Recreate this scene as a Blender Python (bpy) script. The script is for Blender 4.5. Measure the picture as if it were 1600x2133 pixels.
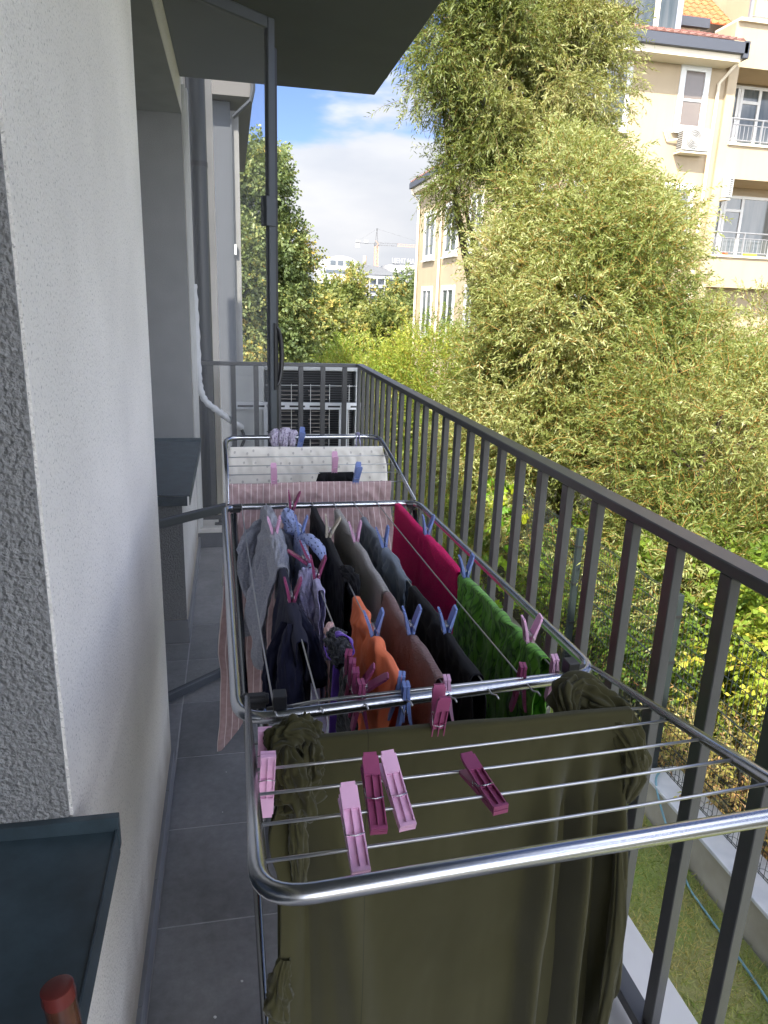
import bpy, bmesh, math, random
import numpy as np
from math import radians, sin, cos, pi, sqrt, atan2
from mathutils import Vector, Matrix, noise

for o in list(bpy.data.objects): bpy.data.objects.remove(o)
scene = bpy.context.scene
COL = scene.collection
random.seed(7); RNG = np.random.default_rng(7)

# ------------------------------------------------------------------ camera, world, sun, exposure
EYE = Vector((0, 0, 1.54))
YAW, PIT, ROL = radians(12.10), radians(16.175), radians(2.076)
_f = Vector((sin(YAW)*cos(PIT), cos(YAW)*cos(PIT), -sin(PIT)))
_r = Vector((cos(YAW), -sin(YAW), 0)); _u = _r.cross(_f)
_R = cos(ROL)*_r + sin(ROL)*_u; _U = -sin(ROL)*_r + cos(ROL)*_u
cam_d = bpy.data.cameras.new('camera'); cam = bpy.data.objects.new('camera', cam_d); COL.objects.link(cam)
M = Matrix((( _R.x, _U.x, -_f.x, EYE.x), (_R.y, _U.y, -_f.y, EYE.y), (_R.z, _U.z, -_f.z, EYE.z), (0, 0, 0, 1)))
cam.matrix_world = M
cam_d.sensor_fit = 'HORIZONTAL'; cam_d.sensor_width = 36; cam_d.lens = 36*1507.6/1600
cam_d.clip_start = 0.02; cam_d.clip_end = 3000
scene.camera = cam
scene.render.resolution_x = 768; scene.render.resolution_y = 1024

SUN = Vector((-0.50, -0.85, 0.98)).normalized()
world = bpy.data.worlds.new('World'); scene.world = world; world.use_nodes = True
wt = world.node_tree; wt.nodes.clear()
def wn(t, **k):
    n = wt.nodes.new(t)
    for a, b in k.items(): setattr(n, a, b)
    return n
sky = wn('ShaderNodeTexSky', sky_type='NISHITA'); sky.sun_disc = False
sky.sun_elevation = math.asin(SUN.z); sky.sun_rotation = atan2(SUN.x, SUN.y)
sky.air_density = 0.9; sky.dust_density = 0.2; sky.ozone_density = 3.0
tc = wn('ShaderNodeTexCoord')
sep = wn('ShaderNodeSeparateXYZ'); wt.links.new(tc.outputs['Generated'], sep.inputs[0])
mp = wn('ShaderNodeMapping'); mp.inputs['Scale'].default_value = (1.0, 1.0, 3.2); mp.inputs['Location'].default_value = (3.1, 1.7, .4); wt.links.new(tc.outputs['Generated'], mp.inputs[0])
nz = wn('ShaderNodeTexNoise'); nz.inputs['Scale'].default_value = 2.6; nz.inputs['Detail'].default_value = 6; nz.inputs['Roughness'].default_value = .52
wt.links.new(mp.outputs[0], nz.inputs['Vector'])
# cloud cover: a soft bank low over the horizon all round, broken cloud above it
bank = wn('ShaderNodeMapRange', interpolation_type='SMOOTHSTEP'); bank.inputs[1].default_value = 0.14; bank.inputs[2].default_value = 0.205
bank.inputs[3].default_value = 0.27; bank.inputs[4].default_value = -0.035
wt.links.new(sep.outputs['Z'], bank.inputs[0])
ad = wn('ShaderNodeMath', operation='ADD'); wt.links.new(nz.outputs[0], ad.inputs[0]); wt.links.new(bank.outputs[0], ad.inputs[1])
mask = wn('ShaderNodeMapRange', interpolation_type='SMOOTHSTEP'); mask.inputs[1].default_value = 0.50; mask.inputs[2].default_value = 0.60
wt.links.new(ad.outputs[0], mask.inputs[0])
nz2 = wn('ShaderNodeTexNoise'); nz2.inputs['Scale'].default_value = 5; nz2.inputs['Detail'].default_value = 5
wt.links.new(mp.outputs[0], nz2.inputs['Vector'])
cr = wn('ShaderNodeValToRGB'); cr.color_ramp.elements[0].position = .3; cr.color_ramp.elements[1].position = .75
cr.color_ramp.elements[0].color = (.66, .70, .78, 1); cr.color_ramp.elements[1].color = (.90, .905, .93, 1)
wt.links.new(nz2.outputs[0], cr.inputs[0])
# clouds scatter more light towards the sun's side of the sky, as real ones do
vd = wn('ShaderNodeVectorMath', operation='DOT_PRODUCT'); wt.links.new(tc.outputs['Generated'], vd.inputs[0]); vd.inputs[1].default_value = SUN
ph = wn('ShaderNodeMapRange'); ph.inputs[1].default_value = -1; ph.inputs[2].default_value = 1; ph.inputs[3].default_value = 0; ph.inputs[4].default_value = 1; wt.links.new(vd.outputs['Value'], ph.inputs[0])
pw = wn('ShaderNodeMath', operation='POWER'); pw.inputs[1].default_value = 3.0; wt.links.new(ph.outputs[0], pw.inputs[0])
pa = wn('ShaderNodeMath', operation='MULTIPLY_ADD'); pa.inputs[1].default_value = 22.0; pa.inputs[2].default_value = 1.0; wt.links.new(pw.outputs[0], pa.inputs[0])
cm = wn('ShaderNodeVectorMath', operation='SCALE'); wt.links.new(cr.outputs[0], cm.inputs[0]); wt.links.new(pa.outputs[0], cm.inputs['Scale'])
sm = wn('ShaderNodeVectorMath', operation='MULTIPLY'); wt.links.new(sky.outputs[0], sm.inputs[0]); sm.inputs[1].default_value = (.185, .185, .235)
mx = wn('ShaderNodeMixRGB'); wt.links.new(mask.outputs[0], mx.inputs[0]); wt.links.new(sm.outputs[0], mx.inputs[1]); wt.links.new(cm.outputs[0], mx.inputs[2])
bg = wn('ShaderNodeBackground'); bg.inputs['Strength'].default_value = 0.15; wt.links.new(mx.outputs[0], bg.inputs[0])
wo = wn('ShaderNodeOutputWorld'); wt.links.new(bg.outputs[0], wo.inputs[0])

sd = bpy.data.lights.new('sun', 'SUN'); sd.energy = 2.0; sd.angle = radians(0.6); sd.color = (1.0, 0.93, 0.80)
so = bpy.data.objects.new('sun', sd); COL.objects.link(so)
so.rotation_euler = (-SUN).to_track_quat('-Z', 'Y').to_euler(); so.location = (-5, -5, 12)
scene.view_settings.view_transform = 'Standard'; scene.view_settings.look = 'None'
scene.view_settings.exposure = 2.62; scene.view_settings.gamma = 1; scene.view_settings.use_curve_mapping = False

# ------------------------------------------------------------------ materials
MATS = {}
def pm(name, col, rough=.6, metal=0, spec=.5, bump=0, bscale=50, bdetail=4, var=0, vscale=6, col2=None, sheen=0, coat=0,
       coords='Object', stretch=(1, 1, 1), pattern=None, bdist=.002, transl=0, vor=False):
    if name in MATS: return MATS[name]
    m = bpy.data.materials.new(name); m.use_nodes = True; t = m.node_tree; N = t.nodes; L = t.links
    b = N['Principled BSDF']; b.inputs['Base Color'].default_value = (*col, 1)
    b.inputs['Roughness'].default_value = rough; b.inputs['Metallic'].default_value = metal
    b.inputs['Specular IOR Level'].default_value = spec
    if sheen: b.inputs['Sheen Weight'].default_value = sheen; b.inputs['Sheen Roughness'].default_value = .5
    if coat: b.inputs['Coat Weight'].default_value = coat
    tc = N.new('ShaderNodeTexCoord'); mp = N.new('ShaderNodeMapping'); mp.inputs['Scale'].default_value = stretch
    L.new(tc.outputs[coords], mp.inputs[0]); vec = mp.outputs[0]
    cout = None
    if var or col2:
        n = N.new('ShaderNodeTexNoise'); n.inputs['Scale'].default_value = vscale; n.inputs['Detail'].default_value = 5; L.new(vec, n.inputs['Vector'])
        r = N.new('ShaderNodeValToRGB'); r.color_ramp.elements[0].position = .32; r.color_ramp.elements[1].position = .68
        c2 = col2 or tuple(c*(1-var) for c in col)
        c1 = col if col2 else tuple(min(1, c*(1+var)) for c in col)
        r.color_ramp.elements[0].color = (*c2, 1); r.color_ramp.elements[1].color = (*c1, 1)
        L.new(n.outputs[0], r.inputs[0]); cout = r.outputs[0]
    if pattern: cout = pattern(t, vec, cout, col)
    if cout is not None: L.new(cout, b.inputs['Base Color'])
    if bump:
        if vor:
            n = N.new('ShaderNodeTexVoronoi'); n.inputs['Scale'].default_value = bscale
            n.feature = 'SMOOTH_F1'
        else:
            n = N.new('ShaderNodeTexNoise'); n.inputs['Scale'].default_value = bscale; n.inputs['Detail'].default_value = bdetail
        L.new(vec, n.inputs['Vector'])
        bp = N.new('ShaderNodeBump'); bp.inputs['Strength'].default_value = bump; bp.inputs['Distance'].default_value = bdist
        L.new(n.outputs[0], bp.inputs['Height']); L.new(bp.outputs[0], b.inputs['Normal'])
    if transl:
        out = N['Material Output']; tr = N.new('ShaderNodeBsdfTranslucent'); ms = N.new('ShaderNodeMixShader'); ms.inputs[0].default_value = transl
        if cout is not None: L.new(cout, tr.inputs[0])
        else: tr.inputs[0].default_value = (*col, 1)
        L.new(b.outputs[0], ms.inputs[1]); L.new(tr.outputs[0], ms.inputs[2]); L.new(ms.outputs[0], out.inputs[0])
    MATS[name] = m; return m

def leafmat(name, cols, transl=.35, rough=.45):
    m = bpy.data.materials.new(name); m.use_nodes = True; t = m.node_tree; N = t.nodes; L = t.links
    b = N['Principled BSDF']; b.inputs['Roughness'].default_value = rough; b.inputs['Specular IOR Level'].default_value = .4
    a = N.new('ShaderNodeAttribute'); a.attribute_name = 'rnd'
    r = N.new('ShaderNodeValToRGB'); r.color_ramp.interpolation = 'LINEAR'
    el = r.color_ramp.elements
    while len(el) < len(cols): el.new(.5)
    for i, (p, c) in enumerate(cols): el[i].position = p; el[i].color = (*c, 1)
    L.new(a.outputs['Fac'], r.inputs[0]); L.new(r.outputs[0], b.inputs['Base Color'])
    tr = N.new('ShaderNodeBsdfTranslucent'); ms = N.new('ShaderNodeMixShader'); ms.inputs[0].default_value = transl
    g = N.new('ShaderNodeMixRGB'); g.blend_type = 'MULTIPLY'; g.inputs[0].default_value = 1; g.inputs[2].default_value = (1.25, 1.25, .6, 1)
    L.new(r.outputs[0], g.inputs[1]); L.new(g.outputs[0], tr.inputs[0])
    L.new(b.outputs[0], ms.inputs[1]); L.new(tr.outputs[0], ms.inputs[2]); L.new(ms.outputs[0], N['Material Output'].inputs[0])
    return m

# ------------------------------------------------------------------ objects
def tag(o, label=None, cat=None, group=None, kind=None):
    if label: o['label'] = label
    if cat: o['category'] = cat
    if group: o['group'] = group
    if kind: o['kind'] = kind
    return o
def thing(name, label, cat, loc=(0, 0, 0), group=None):
    o = bpy.data.objects.new(name, None); COL.objects.link(o); o.location = loc; o.empty_display_size = .05
    return tag(o, label, cat, group)
def link(name, me, mat, parent=None):
    o = bpy.data.objects.new(name, me); COL.objects.link(o)
    if mat is not None and not me.materials: me.materials.append(mat)
    if parent is not None:
        o.parent = parent
        base = Vector((0, 0, 0)); p = parent
        while p is not None: base += p.location; p = p.parent
        o.location = -base
    return o
class MB:
    def __init__(s): s.v = []; s.f = []; s.uv = None
    def add(s, vs, fs):
        b = len(s.v); s.v += [tuple(v) for v in vs]; s.f += [tuple(b+i for i in f) for f in fs]; return s
    def box(s, x0, x1, y0, y1, z0, z1):
        return s.add([(x0,y0,z0),(x1,y0,z0),(x1,y1,z0),(x0,y1,z0),(x0,y0,z1),(x1,y0,z1),(x1,y1,z1),(x0,y1,z1)],
                     [(0,3,2,1),(4,5,6,7),(0,1,5,4),(1,2,6,5),(2,3,7,6),(3,0,4,7)])
    def prism(s, a, b, w, h, up=(0, 0, 1)):
        a = Vector(a); b = Vector(b); d = (b-a).normalized(); sx = d.cross(Vector(up)).normalized(); sz = sx.cross(d)
        vs = []
        for p in (a, b):
            for i, j in ((-1,-1),(1,-1),(1,1),(-1,1)): vs.append(p + sx*w/2*i + sz*h/2*j)
        return s.add(vs, [(0,3,2,1),(4,5,6,7),(0,1,5,4),(1,2,6,5),(2,3,7,6),(3,0,4,7)])
    def tube(s, pts, r, n=12, cap=True, closed=False):
        pts = [Vector(p) for p in pts]; m = len(pts); rs = [float(q) for q in r] if hasattr(r, '__len__') else [r]*m
        prev = None; rings = []
        for i, p in enumerate(pts):
            if closed: t = (pts[(i+1) % m]-pts[i-1])
            else: t = pts[min(i+1, m-1)]-pts[max(i-1, 0)]
            t.normalize()
            if prev is None:
                a = Vector((0, 0, 1)) if abs(t.z) < .9 else Vector((1, 0, 0)); u = t.cross(a).normalized()
            else: u = (prev - t*prev.dot(t)).normalized()
            prev = u; w = t.cross(u)
            rings.append([p + rs[i]*(cos(2*pi*k/n)*u + sin(2*pi*k/n)*w) for k in range(n)])
        vs = [v for r_ in rings for v in r_]; fs = []
        for i in range(m if closed else m-1):
            j = (i+1) % m
            for k in range(n): k2 = (k+1) % n; fs.append((i*n+k, i*n+k2, j*n+k2, j*n+k))
        if cap and not closed: fs += [tuple(range(n-1, -1, -1)), tuple((m-1)*n+k for k in range(n))]
        return s.add(vs, fs)
    def lathe(s, base, axis, prof, n=16):
        base = Vector(base); ax = Vector(axis).normalized(); a = Vector((0, 0, 1)) if abs(ax.z) < .9 else Vector((1, 0, 0))
        u = ax.cross(a).normalized(); w = ax.cross(u); vs = []; fs = []
        for z, r in prof:
            for k in range(n): vs.append(base + ax*z + r*(cos(2*pi*k/n)*u + sin(2*pi*k/n)*w))
        for i in range(len(prof)-1):
            for k in range(n): k2 = (k+1) % n; fs.append((i*n+k, i*n+k2, (i+1)*n+k2, (i+1)*n+k))
        fs += [tuple(range(n-1, -1, -1)), tuple((len(prof)-1)*n+k for k in range(n))]
        return s.add(vs, fs)
    def mesh(s, name, smooth=False, bevel=0):
        me = bpy.data.meshes.new(name); me.from_pydata(s.v, [], s.f)
        bm = bmesh.new(); bm.from_mesh(me); bmesh.ops.recalc_face_normals(bm, faces=bm.faces)
        if bevel: bmesh.ops.bevel(bm, geom=list(bm.edges), offset=bevel, segments=1, affect='EDGES', profile=.5)
        bm.to_mesh(me); bm.free()
        if smooth:
            me.polygons.foreach_set('use_smooth', [True]*len(me.polygons))
            if smooth == 'auto': me.set_sharp_from_angle(angle=radians(40))
        return me
    def obj(s, name, mat, parent=None, smooth=False, bevel=0):
        return link(name, s.mesh(name, smooth, bevel), mat, parent)
def arc_path(pts, rad, seg=6, closed=False):
    """polyline with rounded corners"""
    P = [Vector(p) for p in pts]; out = []; m = len(P)
    for i in range(m):
        if not closed and i in (0, m-1): out.append(P[i]); continue
        a, b, c = P[i-1], P[i], P[(i+1) % m]; r = min(rad, (a-b).length*.45, (c-b).length*.45)
        p0 = b+(a-b).normalized()*r; p1 = b+(c-b).normalized()*r
        for k in range(seg+1):
            t = k/seg; out.append(p0*(1-t)**2 + b*2*t*(1-t) + p1*t*t)
    return out

# ------------------------------------------------------------------ surface materials
def speckle(t, vec, cin, col):
    """fine dark pits and grime of a sprayed render"""
    N = t.nodes; L = t.links
    n = N.new('ShaderNodeTexNoise'); n.inputs['Scale'].default_value = 210; n.inputs['Detail'].default_value = 2; L.new(vec, n.inputs['Vector'])
    r = N.new('ShaderNodeValToRGB'); r.color_ramp.elements[0].position = .30; r.color_ramp.elements[1].position = .41
    r.color_ramp.elements[0].color = (.45, .45, .45, 1); r.color_ramp.elements[1].color = (1, 1, 1, 1)
    L.new(n.outputs[0], r.inputs[0])
    m = N.new('ShaderNodeMixRGB'); m.blend_type = 'MULTIPLY'; m.inputs[0].default_value = .75
    L.new(cin, m.inputs[1]); L.new(r.outputs[0], m.inputs[2]); return m.outputs[0]
def dirtband(t, vec, cin, col):
    c = speckle(t, vec, cin, col); N = t.nodes; L = t.links
    s = N.new('ShaderNodeSeparateXYZ'); L.new(vec, s.inputs[0])
    n = N.new('ShaderNodeTexNoise'); n.inputs['Scale'].default_value = 9; n.inputs['Detail'].default_value = 4; L.new(vec, n.inputs['Vector'])
    a = N.new('ShaderNodeMath'); a.operation = 'MULTIPLY_ADD'; a.inputs[1].default_value = -.16; L.new(n.outputs[0], a.inputs[0]); L.new(s.outputs['Z'], a.inputs[2])
    r = N.new('ShaderNodeMapRange'); r.inputs[1].default_value = .03; r.inputs[2].default_value = .20; r.inputs[3].default_value = .9; r.inputs[4].default_value = 0
    L.new(a.outputs[0], r.inputs[0])
    m = N.new('ShaderNodeMixRGB'); L.new(r.outputs[0], m.inputs[0]); L.new(c, m.inputs[1]); m.inputs[2].default_value = (.36, .31, .24, 1)
    return m.outputs[0]
def tilevar(t, vec, cin, col):
    N = t.nodes; L = t.links; oi = N.new('ShaderNodeObjectInfo')
    r = N.new('ShaderNodeMapRange'); r.inputs[3].default_value = .80; r.inputs[4].default_value = 1.16; L.new(oi.outputs['Random'], r.inputs[0])
    n = N.new('ShaderNodeTexNoise'); n.inputs['Scale'].default_value = 34; n.inputs['Detail'].default_value = 6; n.inputs['Roughness'].default_value = .7; L.new(vec, n.inputs['Vector'])
    q = N.new('ShaderNodeMapRange'); q.inputs[1].default_value = .3; q.inputs[2].default_value = .75; q.inputs[3].default_value = .82; q.inputs[4].default_value = 1.18; L.new(n.outputs[0], q.inputs[0])
    m = N.new('ShaderNodeMath'); m.operation = 'MULTIPLY'; L.new(r.outputs[0], m.inputs[0]); L.new(q.outputs[0], m.inputs[1])
    s = N.new('ShaderNodeVectorMath'); s.operation = 'SCALE'; L.new(cin, s.inputs[0]); L.new(m.outputs[0], s.inputs['Scale']); return s.outputs[0]
white_wall = pm('white_fine_render', (.85, .82, .765), .9, bump=.8, bscale=240, bdetail=3, var=.085, vscale=2.2, pattern=dirtband, bdist=.005)
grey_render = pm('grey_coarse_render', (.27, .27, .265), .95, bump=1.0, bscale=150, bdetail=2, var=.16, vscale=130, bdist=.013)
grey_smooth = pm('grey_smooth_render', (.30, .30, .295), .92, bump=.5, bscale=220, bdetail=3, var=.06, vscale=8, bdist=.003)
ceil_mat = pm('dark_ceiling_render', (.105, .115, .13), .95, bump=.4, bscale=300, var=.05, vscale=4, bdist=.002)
anthracite = pm('anthracite_powder_coat', (.062, .070, .080), .42, spec=.5, bump=.08, bscale=500, var=.08, vscale=5)
rail_mat = pm('rail_powder_coat', (.074, .074, .075), .38, spec=.5, bump=.12, bscale=420, var=.10, vscale=7)
sill_mat = pm('sill_sheet_metal', (.040, .062, .075), .42, spec=.5, bump=.05, bscale=12, var=.28, vscale=14, pattern=tilevar)
tile_mat = pm('grey_floor_tile', (.27, .265, .262), .36, spec=.5, bump=.12, bscale=90, bdetail=6, var=.22, vscale=3.5, pattern=tilevar)
grout_mat = pm('pale_grout', (.46, .45, .44), .9, var=.15, vscale=20)
skirt_mat = pm('skirting_tile', (.22, .225, .235), .45, bump=.1, bscale=70, var=.14, vscale=8)
stone_mat = pm('white_stone_ledge', (.62, .60, .56), .42, var=.05, vscale=10, bump=.06, bscale=30)
curb_mat = pm('grey_curb_paint', (.13, .135, .145), .8, var=.1, vscale=6, bump=.2, bscale=120)
glass_mat = pm('dark_window_glass', (.02, .03, .035), .04, spec=.9)
black_pl = pm('black_plastic', (.018, .018, .020), .38)
pvc_white = pm('white_pvc_trunking', (.60, .60, .58), .4, var=.05)
pipe_mat = pm('dark_downpipe', (.032, .036, .042), .4, var=.12, vscale=6)
steel = pm('galvanised_bracket', (.66, .68, .70), .38, metal=.25, var=.06, vscale=12)

WX = -.228; JY = .905; PY = 2.19; OY = 3.155; FY = 4.38; OT = 2.46; CZ = 2.61; EY_ = 4.56; NS = .827; SZ = .706; RX = -.56

# ------------------------------------------------------------------ our own building
bld = thing('apartment_house', 'white rendered house wall with dark reveals and grey balcony ceiling on the left', 'building', (WX, 0, -2.68))
m = MB(); m.box(-1.6, WX, JY, PY, -2.68, CZ)                    # pier
m.box(-1.6, WX, -2.6, JY, -2.68, NS-.03); m.box(-1.6, WX, -2.6, JY, OT, CZ)
m.box(-1.6, WX, PY, OY, OT, CZ); m.box(-1.6, WX, OY, FY, OT, CZ); m.box(-1.6, WX, OY, FY, -2.68, SZ-.03)
m.box(-1.6, WX-.006, FY, EY_+.02, -2.68, CZ); m.box(-1.6, WX, -2.6, EY_+.02, CZ, 5.6); m.box(-1.6, WX, PY, OY, -2.68, -.02)  # wall above the ceiling is out of view, its height set for its shadow
m.box(-1.9, -1.601, -2.6, EY_+.02, -2.68, 5.6); m.box(-1.6, WX, -2.9, -2.6, -2.68, 5.6)
m.obj('wall', white_wall, bld)
def sheet(name, x0, x1, y0, y1, z0, z1, mat, parent, **k): return MB().box(x0, x1, y0, y1, z0, z1).obj(name, mat, parent, **k)
# render coats on the reveals (each 4 mm thick)
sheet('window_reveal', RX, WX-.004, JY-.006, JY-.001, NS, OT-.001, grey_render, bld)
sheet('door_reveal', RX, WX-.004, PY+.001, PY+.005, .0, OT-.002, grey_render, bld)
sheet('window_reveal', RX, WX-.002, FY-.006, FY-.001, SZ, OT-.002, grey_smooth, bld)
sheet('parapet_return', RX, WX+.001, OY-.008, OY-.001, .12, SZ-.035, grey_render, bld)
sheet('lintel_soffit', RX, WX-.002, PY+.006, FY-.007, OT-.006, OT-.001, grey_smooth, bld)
# dark tiled base block under the parapet return
sheet('base_block', RX, WX+.006, OY-.016, OY-.009, .002, .118, skirt_mat, bld)
# window sills (sheet metal with upstand and drip edge)
def sill(y0, y1, z, xe, slope, parent, endup):
    s = MB(); xi = RX+.03
    s.add([(xi, y0, z+slope), (xe, y0, z), (xe, y1, z), (xi, y1, z+slope), (xi, y0, z+slope-.003), (xe, y0, z-.003), (xe, y1, z-.003), (xi, y1, z+slope-.003)],
          [(0,1,2,3),(4,7,6,5),(0,4,5,1),(1,5,6,2),(2,6,7,3),(3,7,4,0)])
    s.box(xe-.0015, xe+.0015, y0-.001, y1+.001, z-.042, z+.004)
    for yy in endup: s.box(xi, xe+.003, yy-.006, yy+.006, z-.03, z+.022)
    s.box(xi, xe-.01, y0, y0+.003, z-.045, z-.003)
    return s.obj('window_sill', sill_mat, parent, bevel=.0008)
sill(-.9, JY-.012, NS, -.170, .008, bld, (JY-.012,))
sill(OY-.03, FY-.010, SZ, -.192, .012, bld, (FY-.010,))
# white frames behind the wall openings
def framed(name, y0, y1, z0, z1, x, parent, leaf=1, handle=False, mull=()):
    t = .055
    fr = MB(); fr.box(x-.07, x, y0, y0+t, z0, z1); fr.box(x-.07, x, y1-t, y1, z0, z1); fr.box(x-.07, x, y0+t, y1-t, z1-t, z1); fr.box(x-.07, x, y0+t, y1-t, z0, z0+t)
    for mm in mull: fr.box(x-.07, x, mm-.035, mm+.035, z0+t, z1-t)
    f = fr.obj(name, anthracite, parent, bevel=.003)
    MB().box(x-.04, x-.03, y0+t, y1-t, z0+t, z1-t).obj('pane', glass_mat, f)
    for a in (y0+t+.006, y1-t-.05): MB().box(x-.02, x+.012, a, a+.045, z0+t+.006, z1-t-.006).obj('sash', anthracite, f, bevel=.003)
    return f
framed('window', -.85, JY-.012, NS+.02, OT-.01, RX+.06, bld)
framed('balcony_door', PY+.01, OY-.012, .02, OT-.01, RX+.06, bld)
framed('window', OY-.008, FY-.01, SZ+.02, OT-.01, RX+.06, bld, mull=(3.76,))
# ceiling / slab of the balcony above; unseen parapet added on top to shade the lawn
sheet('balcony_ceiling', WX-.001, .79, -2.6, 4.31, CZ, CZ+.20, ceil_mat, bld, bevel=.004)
sheet('lawn_shade_parapet', .70, .788, -2.6, 4.308, CZ+.201, CZ+1.2, white_wall, bld)
# end wall of the storey behind us (the recess we stand in)
# skirting tiles
sk = []
y = -.62
base = None
for (a, b) in ((-.9, PY), (OY-.016, EY_-.09)):
    y = a
    while y < b-.02:
        y2 = min(y+.36, b)
        me = MB().box(WX-.002, WX+.010, y+.0015, y2-.0015, .001, .078)
        me.obj('skirting_tile', skirt_mat, bld, bevel=.0015); y = y2
# wall lamp under the ceiling
lamp = thing('wall_lamp', 'cream cylindrical wall lamp high under the balcony ceiling at the door', 'lamp', (WX+.04, 2.75, 2.55))
cream_pl = pm('cream_lamp_plastic', (.62, .58, .40), .4)
MB().lathe((WX+.045, 2.72, 2.505), (0, 0, 1), [(0, .030), (.004, .036), (.085, .036), (.09, .033)], 20).obj('lamp_shade', cream_pl, lamp, smooth='auto')
MB().box(WX+.001, WX+.03, 2.70, 2.74, 2.53, 2.57).obj('wall_bracket', cream_pl, lamp)

# ------------------------------------------------------------------ balcony floor with tiles, threshold, ledge
fl = MB().box(RX, .70, -2.6, 4.49, -.20, -.0012).obj('balcony_floor', grout_mat); tag(fl, kind='structure')
tiles = []
ty0 = 1.537-.36*11
k = 0
def tile(x0, x1, y0, y1):
    g = .0019; o = MB().box(x0+g, x1-g, y0+g, y1-g, -.004, RNG.uniform(-.0004, .0006)).obj('tile', tile_mat, fl, bevel=.0012)
xs = [WX+.010, .144, .504, .70]
yy = 1.537-.36*8
while yy < 4.47:
    y2 = min(yy+.36, 4.488)
    if y2 > .2:
        for a, b in zip(xs[:-1], xs[1:]): tile(a, b, yy, y2)
    yy = y2
for a, b in ((PY+.006, 2.617), (2.617, 2.977), (2.977, OY-.017)): tile(RX+.07, WX+.009, a, b)
ledge = MB().box(.683, .915, -2.6, 4.475, .10, .130).box(WX-.01, .915, 4.4765, 4.72, .10, .1305)
lo = ledge.obj('stone_ledge', stone_mat, None, bevel=.003); tag(lo, kind='structure')
cb = MB().box(.70, .90, -2.6, 4.70, -.30, .0995).box(WX-.01, .6995, 4.49, 4.70, -.30, .0995).obj('balcony_curb', curb_mat); tag(cb, kind='structure')
# crumbs of debris on the floor
deb_mat = pm('white_crumb', (.75, .74, .70), .8)
def crumb(x, y, s, lab):
    m = MB(); m.lathe((x, y, .001), (.2, .1, 1), [(0, s*.6), (s*.5, s), (s, s*.5)], 6); o = m.obj('plaster_crumb', deb_mat); tag(o, lab, 'crumb', 'white crumbs on the floor tiles')

# ------------------------------------------------------------------ railing
rail = thing('balcony_railing', 'anthracite steel balcony railing with upright balusters along the open side', 'railing', (.78, 2, .13))
MB().box(.768, .811, -1.2, 4.576, 1.138, 1.160).obj('handrail', rail_mat, rail, bevel=.0022)
MB().box(-.243, .7675, 4.550, 4.590, 1.138, 1.1595).obj('handrail', rail_mat, rail, bevel=.0022)
MB().box(.757, .797, -1.2, 4.56, .165, .190).obj('bottom_rail', rail_mat, rail, bevel=.0015)
MB().box(-.225, .7565, 4.552, 4.578, .165, .1895).obj('bottom_rail', rail_mat, rail, bevel=.0015)
bme = MB().box(-.010, .010, -.015, .015, .1905, 1.1375).mesh('baluster', bevel=.0015)
bme.materials.append(rail_mat)
for k in range(-6, 25):
    yc = .954 + .1485*k
    if yc > 4.53: break
    o = bpy.data.objects.new('baluster', bme); COL.objects.link(o); o.parent = rail; o.location = Vector((.779, yc, 0)) - rail.location
for k in range(7):
    o = bpy.data.objects.new('baluster', bme); COL.objects.link(o); o.parent = rail; o.location = Vector((.694-.1375*k, 4.566, 0)) - rail.location; o.rotation_euler = (0, 0, pi/2)
foot = MB().box(-.13, -.05, 4.54, 4.59, .131, .139).box(-.105, -.075, 4.555, 4.575, .139, .165)
foot.obj('foot_plate', rail_mat, rail, bevel=.003)
ft = MB()
for yy in (.4, 1.9, 3.4): ft.box(.765, .79, yy, yy+.04, .131, .165)
ft.obj('foot', rail_mat, rail)

# ------------------------------------------------------------------ open insect screen door
scr = thing('insect_screen_door', 'anthracite framed insect screen door standing open across the balcony', 'screen door', (-.42, 2.48, 0))
H0 = Vector((-.50, 2.41, 0)); H1 = Vector((.170, 2.985, 0)); sd_ = (H1-H0).normalized(); sn = Vector((-sd_.y, sd_.x, 0))
def sbar(a, b, z0, z1, t=.024):
    m = MB(); p = H0+sd_*a; q = H0+sd_*b
    vs = [(*(v+sn*s*t/2).xy, z) for z in (z0, z1) for v, s in ((p, -1), (q, -1), (q, 1), (p, 1))]
    return m.add(vs, [(0,3,2,1),(4,5,6,7),(0,1,5,4),(1,2,6,5),(2,3,7,6),(3,0,4,7)])
Lw = (H1-H0).length
sbar(Lw-.034, Lw, .02, 2.49).obj('stile', anthracite, scr, bevel=.003)
sbar(0, .034, .02, 2.49).obj('stile', anthracite, scr, bevel=.003)
sbar(.0345, Lw-.0345, 2.452, 2.49).obj('top_rail', anthracite, scr, bevel=.003)
sbar(.0345, Lw-.0345, .02, .055).obj('bottom_rail', anthracite, scr, bevel=.003)
sbar(.0345, Lw-.0345, .725, .758).obj('middle_rail', anthracite, scr, bevel=.003)
sbar(Lw-.001, Lw+.012, .03, 2.40, .016).obj('edge_seal', black_pl, scr)
sbar(Lw-.052, Lw-.004, 1.80, 1.905, .034).obj('magnet_catch', anthracite, scr, bevel=.002)
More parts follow.
